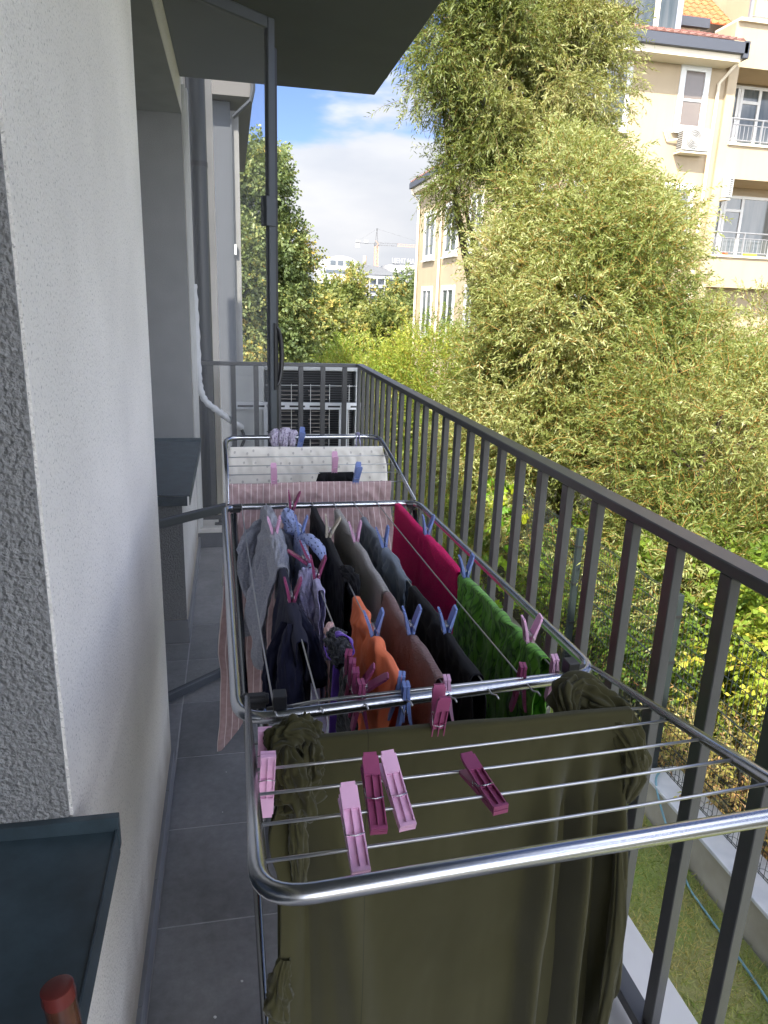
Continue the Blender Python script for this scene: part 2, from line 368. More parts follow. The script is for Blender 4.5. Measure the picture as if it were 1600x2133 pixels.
# mesh: fine fibre net, modelled as a thin semi-open sheet
def netmat():
    m = bpy.data.materials.new('fibre_insect_net'); m.use_nodes = True; t = m.node_tree; N = t.nodes; L = t.links
    b = N['Principled BSDF']; b.inputs['Base Color'].default_value = (.16, .165, .17, 1); b.inputs['Roughness'].default_value = .7
    tr = N.new('ShaderNodeBsdfTransparent'); ms = N.new('ShaderNodeMixShader'); ms.inputs[0].default_value = .27
    L.new(tr.outputs[0], ms.inputs[1]); L.new(b.outputs[0], ms.inputs[2]); L.new(ms.outputs[0], N['Material Output'].inputs[0]); return m
p = H0+sd_*.03; q = H0+sd_*(Lw-.03)
net = MB().add([(p.x, p.y, .05), (q.x, q.y, .05), (q.x, q.y, 2.46), (p.x, p.y, 2.46)], [(0,1,2,3)]).obj('net', netmat(), scr)
# curved pull handle
hz = 1.315; hb = H1-sd_*.010
hp = []
for k in range(13):
    a = pi*k/12; hp.append(hb + sd_*(.004+.030*sin(a)) - sn*.014 + Vector((0, 0, hz-.115*cos(a)*1.0)))
MB().tube(hp, [.006+.004*sin(pi*k/12) for k in range(13)], 10).obj('handle', black_pl, scr, smooth=True)
MB().prism(hb-sn*.014+Vector((0, 0, hz-.13)), hb-sn*.014+Vector((0, 0, hz+.13)), .014, .006, up=sn).obj('handle_plate', black_pl, scr)

# ------------------------------------------------------------------ things at the far end
# electrical trunking on the wall strip
tr = thing('cable_trunking', 'white plastic cable trunking running up the wall by the downpipe', 'trunking', (WX+.01, 4.47, 1))
MB().box(WX+.0, WX+.018, 4.40, 4.425, .13, 2.60).obj('trunking_strip', pvc_white, tr, bevel=.002)
MB().box(WX+.0, WX+.028, 4.47, 4.53, .14, 2.60).obj('trunking_strip', pvc_white, tr, bevel=.003)
dp = thing('downpipe', 'thick dark grey rainwater downpipe at the end of the balcony wall', 'downpipe', (-.17, 4.85, -2.68))
MB().tube([(-.172, 4.84, -2.68), (-.172, 4.84, 4.6)], .056, 20).obj('pipe', pipe_mat, dp, smooth='auto')
for z in (2.27, .1, -1.6):
    MB().lathe((-.172, 4.84, z), (0, 0, 1), [(0, .059), (.03, .059)], 20).obj('pipe_clamp', black_pl, dp, smooth='auto')
# white insulated air-conditioning line
line = [(-.205, 4.50, 1.60), (-.200, 4.51, 1.40), (-.196, 4.50, 1.15), (-.190, 4.49, 1.02), (-.16, 4.50, .93), (-.08, 4.52, .86), (-.02, 4.60, .80), (.04, 4.70, .74), (.05, 4.80, .72)]
def smooth_path(P, k=8):
    P = [Vector(p) for p in P]; out = []
    for i in range(len(P)-1):
        a = P[max(i-1, 0)]; b = P[i]; c = P[i+1]; d = P[min(i+2, len(P)-1)]
        for j in range(k):
            t = j/k; out.append(.5*((2*b)+(c-a)*t+(2*a-5*b+4*c-d)*t*t+(3*b-a-3*c+d)*t**3))
    out.append(P[-1]); return out
lp = smooth_path(line)
wrap = pm('white_pipe_wrap', (.66, .67, .68), .5, bump=.6, bscale=60, bdist=.004, var=.08, vscale=20)
o = MB().tube(lp, [.019+.003*sin(i*1.9) for i in range(len(lp))], 12).obj('air_conditioner_line', wrap, None, smooth=True)
tag(o, 'white wrapped air conditioner line curving from the trunking through the railing', 'pipe')

# air conditioner outdoor unit seen from the back, on its bracket
ac = thing('air_conditioner_unit', 'outdoor air conditioner seen from behind beyond the far railing, dark coil under a wire guard', 'air conditioner', (.4, 4.85, .37))
ac_body = pm('ac_casing', (.52, .53, .52), .45, var=.04)
coil = pm('ac_coil', (.012, .014, .017), .45, bump=.9, bscale=1, coords='Object', stretch=(1, 1, 1))
X0, X1, Z0, Z1 = 0.0, .815, .33, 1.12; YB = 4.76
b = MB(); b.box(X0, .20, YB, YB+.30, Z0, Z1); b.box(.2005, X1, YB+.02, YB+.30, Z0, Z0+.03); b.box(.2005, X1, YB, YB+.30, Z1-.025, Z1); b.box(X1-.016, X1, YB, YB+.30, Z0+.031, Z1-.026)
b.box(.2005, X1-.017, YB+.27, YB+.30, Z0+.031, Z1-.026)
b.obj('casing', ac_body, ac, bevel=.004)
MB().box(.215, X1-.018, YB+.10, YB+.12, Z0+.032, Z1-.027).obj('coil_panel', coil, ac)
fins = MB()
for i in range(46): z = Z0+.045+i*.0158; fins.box(.215, X1-.02, YB+.085, YB+.099, z, z+.003)
fins.obj('coil_fins', pm('coil_fin_metal', (.05, .055, .065), .35, metal=.6), ac)
lou = MB()
for i in range(17):
    z = .52+i*.027; wv = .10+.03*sin(i*.9)
    for cx in (.36, .57): lou.box(cx-wv*.6, cx+wv*.5, YB+.078, YB+.084, z, z+.006)
lou.obj('louvre', pm('louvre_plastic', (.30, .27, .24), .5), ac)
g = MB()
for z in (1.0, .86, .68, .56, .43): g.tube([(.205, YB-.004, z), (X1-.004, YB-.004, z)], .0022, 6)
for x in (.24, .375, .50, .625, .755): g.tube([(x, YB-.006, .40), (x, YB-.006, 1.01)], .0022, 6)
g.obj('wire_guard', pm('white_wire', (.75, .75, .72), .4), ac)
sid = MB(); sid.box(.02, .16, YB-.004, YB-.0005, .42, 1.06); sid.obj('service_cover', ac_body, ac, bevel=.003)
MB().lathe((.09, YB-.03, .66), (0, 1, 0), [(0, .018), (.026, .018)], 10).obj('pipe_valve', steel, ac)
MB().tube(smooth_path([(.05, 4.745, .72), (.07, 4.74, .66), (.05, 4.735, .60), (.03, 4.74, .52)]), .010, 8).obj('service_hose', black_pl, ac, smooth=True)
MB().box(.232, .262, YB-.012, YB-.006, .905, .955).obj('label_tag', pm('paper_tag', (.7, .7, .68), .6), ac)
br = thing('air_conditioner_bracket', 'white slotted steel bracket carrying the outdoor air conditioner', 'bracket', (.4, 4.70, .3))
for z, nm in ((.872, 'cross_rail'), (.425, 'cross_rail')):
    r_ = MB().box(-.005, .835, YB-.045, YB-.041, z-.022, z+.022).box(-.005, .835, YB-.041, YB-.02, z+.019, z+.022)
    ro = r_.obj(nm, steel, br)
    sl = MB()
    for a, w in ((.03, .10), (.15, .05), (.24, .09), (.36, .10), (.49, .08), (.61, .08), (.76, .04)): sl.box(a, a+w, YB-.0465, YB-.0452, z-.008, z+.004)
    sl.obj('slot', black_pl, ro)
    bo = MB()
    for x in (.225, .71): bo.lathe((x, YB-.052, z), (0, 1, 0), [(0, .010), (.006, .014), (.007, .014)], 8)
    bo.obj('bolt', pm('zinc_bolt', (.4, .4, .42), .4, metal=.8), ro)
for x in (.195, .685):
    u = MB().box(x, x+.058, YB-.040, YB-.036, .20, .848); uo = u.obj('upright', steel, br)
    MB().box(x+.018, x+.040, YB-.0415, YB-.0402, .70, .707).box(x+.025, x+.033, YB-.0415, YB-.0402, .655, .672).obj('slot', black_pl, uo)

# neighbouring section of the house beyond the railing
nb = thing('neighbouring_house_section', 'grey and white section of the same house rising beyond the far railing', 'building', (0, 8, -2.68))
grey_paint = pm('blue_grey_paint', (.078, .085, .098), .8, bump=.2, bscale=200, var=.04)
pale_paint = pm('pale_paint', (.20, .20, .195), .85, bump=.2, bscale=200, var=.04)
strip_paint = pm('cream_white_paint', (.62, .58, .52), .85, bump=.2, bscale=200, var=.03)
MB().box(-1.5, -.087, 5.2, 5.5, -2.68, 4.4).obj('white_pilaster', strip_paint, nb)
MB().box(-1.5, .040, 8.0, 12, -2.68, 3.35).obj('grey_wall', grey_paint, nb)
MB().box(.0401, .120, 8.02, 12, -2.68, 3.28).obj('pale_corner', pale_paint, nb)
MB().box(.036, .052, 7.985, 7.999, -2.68, 3.2).obj('corner_joint', anthracite, nb)
MB().box(-1.5, .255, 7.8, 12.2, 3.36, 3.9).obj('eave', pm('eave_render', (.13, .125, .12), .85), nb)
MB().tube([(.255, 7.78, 3.9), (.255, 7.78, 3.42), (.235, 7.79, 3.33), (.07, 7.94, 3.21)], .022, 8).obj('gutter_pipe', pipe_mat, nb, smooth='auto')
MB().box(.052, .075, 7.972, 7.999, 1.95, 2.05).obj('fixing', pvc_white, nb)

# ------------------------------------------------------------------ drying rack
chrome = pm('brushed_steel_tube', (.44, .45, .47), .27, metal=1.0, bump=.03, bscale=300)
wire_m = pm('coated_wire', (.46, .46, .47), .28, metal=.9)
rack = thing('drying_rack', 'steel folding clothes drying rack with raised wings along the balcony', 'drying rack', (.26, 1.4, 0))
RT = .0085
ZR = 1.005
cf = arc_path([(-.003, .853, ZR), (.537, .905, ZR), (.500, 1.885, ZR), (-.028, 1.882, ZR)], .05, closed=True)
MB().tube(cf, RT, 14, closed=True).obj('frame', chrome, rack, smooth=True)
nw = arc_path([(.010, .892, ZR+.012), (.012, .470, 1.082), (.548, .500, 1.078), (.528, .905, ZR+.012)], .045, 8)
MB().tube(nw, [.0035]+[RT]*(len(nw)-2)+[.0035], 14).obj('near_wing_frame', chrome, rack, smooth=True)
fw = arc_path([(-.018, 1.878, ZR+.010), (-.026, 2.395, 1.096), (.492, 2.41, 1.096), (.490, 1.882, ZR+.010)], .055, 8)
MB().tube(fw, [.004]+[.0078]*(len(fw)-2)+[.004], 14).obj('far_wing_frame', chrome, rack, smooth=True)
def WF_(k): return (.017, .081, .140, .204, .263, .319, .382, .438)[k]
def WN_(k): return (.046, .107, .168, .229, .292, .353, .415, .478)[k]
SAG = (.018, .004, .004, .008, .006, .006, .003, .006)
def wire(k, y):
    t = (y-.85)/1.02
    return Vector((WN_(k)+(WF_(k)-WN_(k))*t, y, ZR+.004-SAG[k]*sin(pi*max(0, min(1, t)))))
for k in range(8):
    pts = [wire(k, 1.893)+Vector((0, 0, -.002))]+[wire(k, 1.876)+Vector((0, 0, .006))]+[wire(k, y) for y in np.linspace(1.86, .865, 9)]
    e = wire(k, .85); pts += [e+Vector((0, 0, .007)), e+Vector((.001, -.007, .005))]
    MB().tube(pts, .0014, 6).obj('wire', wire_m, rack, smooth=True)
nwL = [(.014, .754), (.013, .687), (.013, .632), (.013, .574), (.013, .515)]; nwR = [(.536, .763), (.539, .719), (.541, .659), (.543, .604), (.545, .548)]
def zn(y): return ZR+.008+.185*(.875-y)
NWZ = [zn(a[1]) for a in nwL]
def nwire(i, x):
    (xa, ya), (xb, yb) = nwL[i], nwR[i]; t = (x-xa)/(xb-xa); y = ya+(yb-ya)*t
    return Vector((x, y, zn(y)-.003*sin(pi*max(0, min(1, t)))))
for i in range(5):
    MB().tube([nwire(i, x) for x in np.linspace(nwL[i][0], nwR[i][0], 7)], .0017, 8).obj('wing_wire', wire_m, rack, smooth=True)
fwY = [2.30, 2.222, 2.152, 2.087, 2.017]
def fwire(i, x): y = fwY[i]+.006*(x/.5); return Vector((x, y, ZR+.17*(y-1.87)+.002))
for i in range(5):
    MB().tube([fwire(i, x) for x in np.linspace(-.020, .492, 5)], .0015, 6).obj('wing_wire', wire_m, rack, smooth=True)
MB().tube([(.060, .885, ZR-.004), (.10, .884, ZR+.002), (.115, .880, ZR+.006), (.46, .902, ZR+.006), (.50, .905, ZR+.002)], .0026, 8).obj('cross_rod', wire_m, rack, smooth=True)
# legs
la = arc_path([(.030, .90, ZR-.02), (.074, 1.712, .012), (.470, 1.700, .012), (.505, .93, ZR-.02)], .05, 8)
MB().tube(la, .0085, 12).obj('leg_frame', chrome, rack, smooth=True)
lb = arc_path([(-.004, 1.862, ZR-.014), (.042, 1.02, .012), (.500, 1.03, .012), (.485, 1.86, ZR-.014)], .05, 8)
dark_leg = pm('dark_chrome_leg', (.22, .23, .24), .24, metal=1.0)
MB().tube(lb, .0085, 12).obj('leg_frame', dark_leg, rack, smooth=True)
# hinge clips and knobs
def clip(p, s=1.0):
    m = MB(); x, y, z = p; m.box(x-.014*s, x+.014*s, y-.006, y+.006, z-.016, z+.004); m.lathe((x-.018*s, y, z-.004), (1, 0, 0), [(0, .008), (.036*s, .008)], 10); m.box(x-.003, x+.003, y-.004, y+.004, z-.03, z-.014)
    return m.obj('hinge_clip', black_pl, rack, bevel=.0012)
clip((.0, 1.874, ZR+.004)); clip((.482, 1.874, ZR+.004)); clip((.020, .905, ZR+.004), 1.1); clip((.512, .918, ZR+.004), 1.1)
def knob(x, y):
    m = MB(); m.box(x-.009, x+.009, y-.01, y+.012, ZR-.012, ZR+.026); m.lathe((x-.018, y, ZR-.006), (1, 0, 0), [(0, .011), (.010, .0125), (.0105, .008), (.026, .008), (.0265, .0125), (.036, .011)], 12)
    return m.obj('hinge_knob', black_pl, rack, bevel=.001)
knob(.053, .872); knob(.492, .905)

# ------------------------------------------------------------------ fabrics
def fabric(name, col, rough=.95, bump=.35, bscale=900, sheen=.25, var=.06, vscale=8, pattern=None, col2=None, bdist=.0012, stretch=(1, 1, 1), transl=0):
    return pm(name, col, rough, spec=.15, bump=bump, bscale=bscale, bdetail=3, var=var, vscale=vscale, col2=col2, sheen=sheen, coords='UV', pattern=pattern, bdist=bdist, stretch=stretch, transl=transl)
def stripes(freq, c2, w=.12):
    def f(t, vec, cin, col):
        N = t.nodes; L = t.links; s = N.new('ShaderNodeSeparateXYZ'); L.new(vec, s.inputs[0])
        m = N.new('ShaderNodeMath'); m.operation = 'MULTIPLY'; m.inputs[1].default_value = freq; L.new(s.outputs[0], m.inputs[0])
        fr = N.new('ShaderNodeMath'); fr.operation = 'FRACT'; L.new(m.outputs[0], fr.inputs[0])
        lt = N.new('ShaderNodeMath'); lt.operation = 'LESS_THAN'; lt.inputs[1].default_value = w; L.new(fr.outputs[0], lt.inputs[0])
        mx = N.new('ShaderNodeMixRGB'); L.new(lt.outputs[0], mx.inputs[0]); L.new(cin, mx.inputs[1]); mx.inputs[2].default_value = (*c2, 1); return mx.outputs[0]
    return f
def dots(scale, c2, r=.22, rnd=.35, sy=1.0):
    def f(t, vec, cin, col):
        N = t.nodes; L = t.links; mp = N.new('ShaderNodeMapping'); mp.inputs['Scale'].default_value = (1, sy, 1); L.new(vec, mp.inputs[0])
        v = N.new('ShaderNodeTexVoronoi'); v.voronoi_dimensions = '2D'; v.inputs['Scale'].default_value = scale; v.inputs['Randomness'].default_value = rnd; L.new(mp.outputs[0], v.inputs['Vector'])
        lt = N.new('ShaderNodeMath'); lt.operation = 'LESS_THAN'; lt.inputs[1].default_value = r; L.new(v.outputs['Distance'], lt.inputs[0])
        mx = N.new('ShaderNodeMixRGB'); L.new(lt.outputs[0], mx.inputs[0]); L.new(cin, mx.inputs[1]); mx.inputs[2].default_value = (*c2, 1); return mx.outputs[0]
    return f
def veins(c2):
    def f(t, vec, cin, col):
        N = t.nodes; L = t.links; mp = N.new('ShaderNodeMapping'); mp.inputs['Scale'].default_value = (2.2, .8, 1); L.new(vec, mp.inputs[0])
        n = N.new('ShaderNodeTexNoise'); n.inputs['Scale'].default_value = 9; n.inputs['Detail'].default_value = 3; n.inputs['Distortion'].default_value = 1.6; L.new(mp.outputs[0], n.inputs['Vector'])
        v = N.new('ShaderNodeTexVoronoi'); v.feature = 'DISTANCE_TO_EDGE'; v.inputs['Scale'].default_value = 13
        ad = N.new('ShaderNodeMixRGB'); ad.blend_type = 'ADD'; ad.inputs[0].default_value = .22; L.new(mp.outputs[0], ad.inputs[1]); L.new(n.outputs[1], ad.inputs[2]); L.new(ad.outputs[0], v.inputs['Vector'])
        r = N.new('ShaderNodeMapRange'); r.inputs[1].default_value = .0; r.inputs[2].default_value = .11; r.inputs[3].default_value = .85; r.inputs[4].default_value = 0; L.new(v.outputs['Distance'], r.inputs[0])
        mx = N.new('ShaderNodeMixRGB'); L.new(r.outputs[0], mx.inputs[0]); L.new(cin, mx.inputs[1]); mx.inputs[2].default_value = (*c2, 1); return mx.outputs[0]
    return f
def seam(t, vec, cin, col):
    N = t.nodes; L = t.links; s = N.new('ShaderNodeSeparateXYZ'); L.new(vec, s.inputs[0])
    a = N.new('ShaderNodeMath'); a.operation = 'SUBTRACT'; a.inputs[1].default_value = .112; L.new(s.outputs[0], a.inputs[0])
    b = N.new('ShaderNodeMath'); b.operation = 'ABSOLUTE'; L.new(a.outputs[0], b.inputs[0])
    c = N.new('ShaderNodeMath'); c.operation = 'LESS_THAN'; c.inputs[1].default_value = .0007; L.new(b.outputs[0], c.inputs[0])
    m = N.new('ShaderNodeMixRGB'); L.new(c.outputs[0], m.inputs[0]); L.new(cin, m.inputs[1]); m.inputs[2].default_value = (.022, .021, .008, 1); return m.outputs[0]
olive = fabric('olive_jersey', (.051, .047, .0185), col2=(.040, .037, .0145), vscale=5, sheen=.15, pattern=seam)
cream_f = fabric('cream_dotted_cotton', (.88, .85, .78), pattern=dots(27, (.60, .57, .53), .09, .55, .75), sheen=.1, var=.03, transl=.15)
pink_f = fabric('pinkish_striped_linen', (.50, .355, .36), col2=(.40, .275, .275), pattern=stripes(60, (.74, .64, .63), .12), vscale=60, stretch=(1, 1, 1), sheen=.1, transl=.1, bump=.6, bscale=160, bdist=.002)
black_f = fabric('black_cotton', (.011, .011, .013), sheen=.06)
navy_f = fabric('dark_navy_cotton', (.013, .014, .034), sheen=.08)
greyknit = fabric('light_grey_knit', (.36, .37, .43), col2=(.24, .25, .29), vscale=240, bump=.7, bscale=500)
bluedot = fabric('pale_blue_dotted_cotton', (.30, .36, .60), pattern=dots(62, (.02, .03, .10), .15, .25), var=.05)
lav = fabric('lavender_lace_cotton', (.38, .36, .56), bump=1.0, bscale=120, bdist=.006, var=.12, vscale=60)
lav2 = fabric('lavender_printed_cotton', (.46, .42, .52), pattern=dots(90, (.25, .20, .30), .20, .9), var=.06)
orange_f = fabric('orange_jersey', (.95, .235, .105), var=.05, sheen=.1)
brown_t = fabric('brown_terry', (.155, .125, .105), bump=1.0, bscale=380, bdist=.008, sheen=1.0, var=.18, vscale=220)
mauve_t = fabric('dusty_mauve_terry', (.215, .115, .11), bump=1.0, bscale=380, bdist=.006, sheen=.3, var=.18, vscale=220)
slate_f = fabric('slate_blue_cotton', (.125, .155, .20), var=.06)
red_t = fabric('raspberry_terry', (.82, .008, .155), bump=1.0, bscale=380, bdist=.007, sheen=.08, var=.14, vscale=220)
green_f = fabric('green_marbled_jersey', (.19, .48, .055), col2=(.10, .31, .034), vscale=30, pattern=veins((.014, .060, .010)))
purple_f = fabric('purple_strap', (.15, .06, .46), sheen=.4)
lace_f = fabric('dark_grey_lace', (.045, .047, .058), col2=(.012, .012, .014), vscale=160, bump=1.0, bscale=200, bdist=.005)
pinkstrap_f = fabric('pale_pink_strap', (.62, .40, .38))
lime_f = fabric('lime_patch', (.45, .62, .03))

def vnoise(x, y, seed):
    """smooth value noise, vectorised"""
    r = np.random.default_rng(seed); T = r.uniform(-1, 1, (64, 64))
    xi = np.floor(x).astype(int); yi = np.floor(y).astype(int); fx = x-xi; fy = y-yi
    fx = fx*fx*(3-2*fx); fy = fy*fy*(3-2*fy)
    g = lambda a, b: T[a % 64, b % 64]
    return (g(xi, yi)*(1-fx)+g(xi+1, yi)*fx)*(1-fy)+(g(xi, yi+1)*(1-fx)+g(xi+1, yi+1)*fx)*fy
def grid_mesh(name, P, uv, closed_u=False):
    """P: (n, m, 3)"""
    n, m = P.shape[:2]; me = bpy.data.meshes.new(name); idx = np.arange(n*m).reshape(n, m)
    if closed_u:
        a = idx; b = np.roll(idx, -1, 0); quads = np.stack([a[:, :-1], b[:, :-1], b[:, 1:], a[:, 1:]], -1).reshape(-1, 4)
    else: quads = np.stack([idx[:-1, :-1], idx[1:, :-1], idx[1:, 1:], idx[:-1, 1:]], -1).reshape(-1, 4)
    me.from_pydata([tuple(v) for v in P.reshape(-1, 3).tolist()], [], quads.tolist())
    ul = me.uv_layers.new(name='UVMap'); li = np.empty(len(me.loops), dtype=np.int32); me.loops.foreach_get('vertex_index', li)
    ul.data.foreach_set('uv', uv.reshape(-1, 2)[li].astype(np.float32).ravel())
    me.polygons.foreach_set('use_smooth', [True]*len(me.polygons)); return me
def cloth_obj(name, me, mat, parent=None, thick=.0016):
    o = link(name, me, mat, parent)
    if thick: s = o.modifiers.new('thickness', 'SOLIDIFY'); s.thickness = thick; s.offset = 0
    return o
def sstep(a, b, x): t = np.clip((x-a)/(b-a), 0, 1); return t*t*(3-2*t)
def drape(A, B, front, df, db, folds=(), amp=.012, crumple=.003, cfreq=22, r0=.0032, bulk=0, hem=.01, flare=0, edge=.006, ns=70, nv=90, seed=1,
          swing=0, shape=None, belly=.0, curve=None, crease=.0, wave=.002, pinch=(), pa=.009):
    """cloth thrown over a wire from A to B: returns grid and uv.  v<0 behind, v>0 in front"""
    A = np.array(A, float); B = np.array(B, float); L = np.linalg.norm(B-A); t = (B-A)/L
    f = np.array([front[0], front[1], 0.]); f /= np.linalg.norm(f)
    nv = nv | 1; s = np.linspace(0, 1, ns)[:, None]*np.ones((1, nv)); w1 = np.linspace(-1, 1, nv); w1 = np.sign(w1)*np.abs(w1)**1.9; w = w1[None, :]*np.ones((ns, 1))
    hemv = 1+hem/.2*vnoise(s*5+3, w*0+np.sign(w)*3+5, seed+9)
    v = np.where(w < 0, w*db, w*df)*np.where(np.abs(w) > .3, 1+(hemv-1)*(np.abs(w)-.3)/.7, 1)
    r = r0*(1+bulk*np.clip(vnoise(s*9+seed, w*0+2, seed+1)+.3, 0, 2))
    arc = pi/2*r; ang = np.clip(v/r, -pi/2, pi/2)
    off = r*np.sin(ang); z = r*np.cos(ang)-r-np.clip(np.abs(v)-arc, 0, None)
    av = np.abs(v); sgn = np.sign(v); grow = sstep(0, .10, av)*(.55+.45*np.clip(av/.3, 0, 1.8))
    F = np.zeros_like(s)
    for (c, wd, a) in folds: F += a*np.exp(-((s*L-c-.10*wd*av/.1*np.sin(c*40+seed))/wd)**2)
    F2 = (1-2.6*np.abs(vnoise(s*L*cfreq*.9+seed*3.3+.6*vnoise(s*L*6, av*7, seed+8), av*2.4+sgn*4+9, seed+2)))*.55+vnoise(s*L*cfreq*2.1, av*4+sgn*7+3, seed+3)*.35
    off = off+grow*(amp*F2*1.0+F)*np.where(sgn > 0, 1, -.7) + sgn*belly*sstep(0, .1, av) + sgn*np.where(av > 0, .002, 0)
    off = off + crumple*vnoise(s*L*90+2, av*60+5, seed+4)*sstep(0, .03, av) + swing*av + crease*(1-2.4*np.abs(vnoise(s*L*34+av*16*np.sign(vnoise(s*L*7, s*0+3, seed+12))+seed, av*11+sgn*3+7, seed+11)))*sstep(.0, .03, av)*np.exp(-av/.22)
    for c in pinch:                                                # creases fanning out below a peg
        dx = s*L-c; dist = np.sqrt(dx**2+(av+.012)**2); ph_ = np.arctan2(dx, av+.012)
        off = off+pa*(1-2*np.abs(np.sin(ph_*4.2+seed+1.2*vnoise(dist*18, ph_*2+5, seed+21))))*sstep(.015, .07, dist)*np.exp(-(dist/.20)**2)
    lat = s*L + (s-.5)*flare*av + edge*vnoise(s*0+4+np.where(s > .5, 7, 0), av*14, seed+5)*np.abs(2*s-1)**3
    lat = lat + .25*amp*grow*vnoise(s*L*cfreq*1.3+8, av*3, seed+6)
    P = A+lat[..., None]*t+off[..., None]*f; P[..., 2] += z+.0022
    P[..., 2] += wave*vnoise(s*L*13+seed, s*0+6, seed+15)*np.exp(-av/.15)
    if curve is not None: P[..., 2] += curve(lat)
    if shape is not None: P = shape(s, v, P)
    return P, np.stack([s*L, v], -1)
def garment(name, label, cat, mat, A, B, front, df, db, group=None, **k):
    P, uv = drape(A, B, front, df, db, **k)
    o = cloth_obj(name, grid_mesh(name, P, uv), mat); tag(o, label, cat, group); return o
def tubecloth(path, radii, nf=5, seed=1, na=56, depth=.25, twist=3.0, kk=10, flat=1.0):
    """gathered cloth: a tube with pleats running along and around it"""
    pts = smooth_path(path, kk); m = len(pts); R_ = np.interp(np.linspace(0, 1, m), np.linspace(0, 1, len(radii)), radii)
    prev = None; P = np.zeros((na, m, 3)); th = np.linspace(0, 2*pi, na, endpoint=False)
    acc = 0; uv = np.zeros((na, m, 2))
    for i, p in enumerate(pts):
        tt = (pts[min(i+1, m-1)]-pts[max(i-1, 0)]).normalized()
        if prev is None: a = Vector((0, 0, 1)) if abs(tt.z) < .9 else Vector((1, 0, 0)); u = tt.cross(a).normalized()
        else: u = (prev-tt*prev.dot(tt)).normalized(); acc += (p-pts[i-1]).length
        prev = u; w = tt.cross(u); q = i/(m-1)
        wob = .8*vnoise(np.cos(th)*1.3+5, th*0+q*5+np.sin(th), seed+5)
        fold = np.sin(nf*th+twist*q*2*pi+seed+2.2*wob)*.55+np.sin((nf*2+1)*th-twist*q*4+seed*2+3*wob)*.35
        nz = vnoise(np.cos(th)*2.6+9, np.sin(th)*2.6+q*11, seed)+.6*vnoise(np.cos(th)*5+9, np.sin(th)*5+q*26, seed+1)
        rr = R_[i]*(1+depth*(1-2.2*np.abs(fold)**1.3)*.8+depth*1.1*nz)
        P[:, i] = np.array(p)+np.outer(rr*np.cos(th)*flat, u)+np.outer(rr*np.sin(th), w)
        uv[:, i, 0] = th/(2*pi)*.12; uv[:, i, 1] = acc
    return P, uv
def bunch(name, mat, parent, path, radii, **k):
    P, uv = tubecloth(path, radii, **k); return cloth_obj(name, grid_mesh(name, P, uv, True), mat, parent, thick=0)
def ribbon(name, mat, parent, path, w, seed=0, wave=.3, kk=8, thick=.0016, side=(0, 1, 0)):
    pts = smooth_path(path, kk); m = len(pts); P = np.zeros((5, m, 3)); uv = np.zeros((5, m, 2)); acc = 0
    for i, p in enumerate(pts):
        tt = (pts[min(i+1, m-1)]-pts[max(i-1, 0)]).normalized(); a = wave*sin(i*.55+seed)
        sd = Vector(side); sd = (sd-tt*sd.dot(tt)).normalized(); n = tt.cross(sd); sd = sd*cos(a)+n*sin(a)
        if i: acc += (p-pts[i-1]).length
        for j in range(5): P[j, i] = np.array(p+sd*w*(j/4-.5)); uv[j, i] = (w*j/4, acc)
    return cloth_obj(name, grid_mesh(name, P, uv), mat, parent, thick=thick)

LEFT = (-1, 0); NEAR = (0, -1)
def on_wire(k, y0, y1): return (wire(k, y0), wire(k, y1))

# olive dress over the first wire of the near wing
dr = thing('dress', 'long olive green jersey dress hung over the near wing with both sleeves twisted into knots', 'dress', (.25, .76, 1.03))
A = nwire(0, .040); B = nwire(0, .508)
def dshape(s, v, P):
    av = np.clip(v, 0, None); x = P[..., 0]; g = sstep(.02, .25, av)*(v > 0)
    # broad panel hangs flat, deep pleats gather at the right edge, one soft ridge at the left
    for c, wd, a, dx in ((.395, .016, .038, .00), (.425, .010, -.030, .01), (.447, .010, .030, .02), (.470, .009, -.030, .03), (.492, .009, .030, .05), (.510, .009, -.014, .06), (.105, .022, .022, .10), (.070, .014, -.014, .03), (.235, .05, .006, .15), (.30, .03, -.005, -.1)):
        P[..., 1] -= a*g*np.exp(-((x-c-dx*av)/wd)**2)
    P[..., 0] += .035*av*np.clip((x-.40)/.1, 0, 1)+.012*sstep(.1, .5, av)*np.clip((.1-x)/.06, 0, 1)*np.sin(av*9)
    return P
P, uv = drape(A, B, NEAR, .93, .80, wave=.0012, amp=.006, crumple=.0006, cfreq=7, r0=.005, hem=.02, flare=.03, edge=.008, ns=190, nv=150, seed=3, shape=dshape)
cloth_obj('dress_body', grid_mesh('dress_body', P, uv), olive, dr, .002)
bunch('sleeve', olive, dr, [(.092, .768, 1.030), (.080, .760, 1.042), (.060, .750, 1.050), (.045, .742, 1.042), (.038, .732, 1.026)], [.006, .014, .0165, .015, .005], nf=3, seed=3, twist=1.2, depth=.34, na=90, kk=14)
bunch('sleeve', olive, dr, [(.050, .740, 1.046), (.050, .726, 1.026), (.058, .718, 1.004), (.066, .716, .985), (.060, .722, .970), (.050, .730, .966)], [.006, .014, .019, .021, .017, .005], nf=3, seed=17, twist=.7, depth=.34, na=90, kk=14)
bunch('sleeve', olive, dr, [(.080, .758, 1.040), (.080, .742, 1.024), (.077, .726, 1.004), (.070, .716, .988)], [.006, .013, .0145, .006], nf=3, seed=8, twist=.4, depth=.34, na=90, kk=14)
bunch('side_fold', olive, dr, [(.064, .738, .965), (.066, .739, .92), (.068, .742, .86), (.070, .75, .80)], [.006, .010, .009, .003], nf=3, seed=14, twist=.8, depth=.25)
bunch('sleeve', olive, dr, [(.425, .772, 1.022), (.430, .800, 1.034), (.450, .812, 1.034), (.478, .798, 1.022), (.504, .778, 1.000), (.518, .762, .968), (.522, .754, .935), (.520, .752, .90)],
      [.010, .018, .021, .022, .021, .018, .012, .004], nf=4, seed=12, twist=1.2, depth=.30, na=90, kk=14)
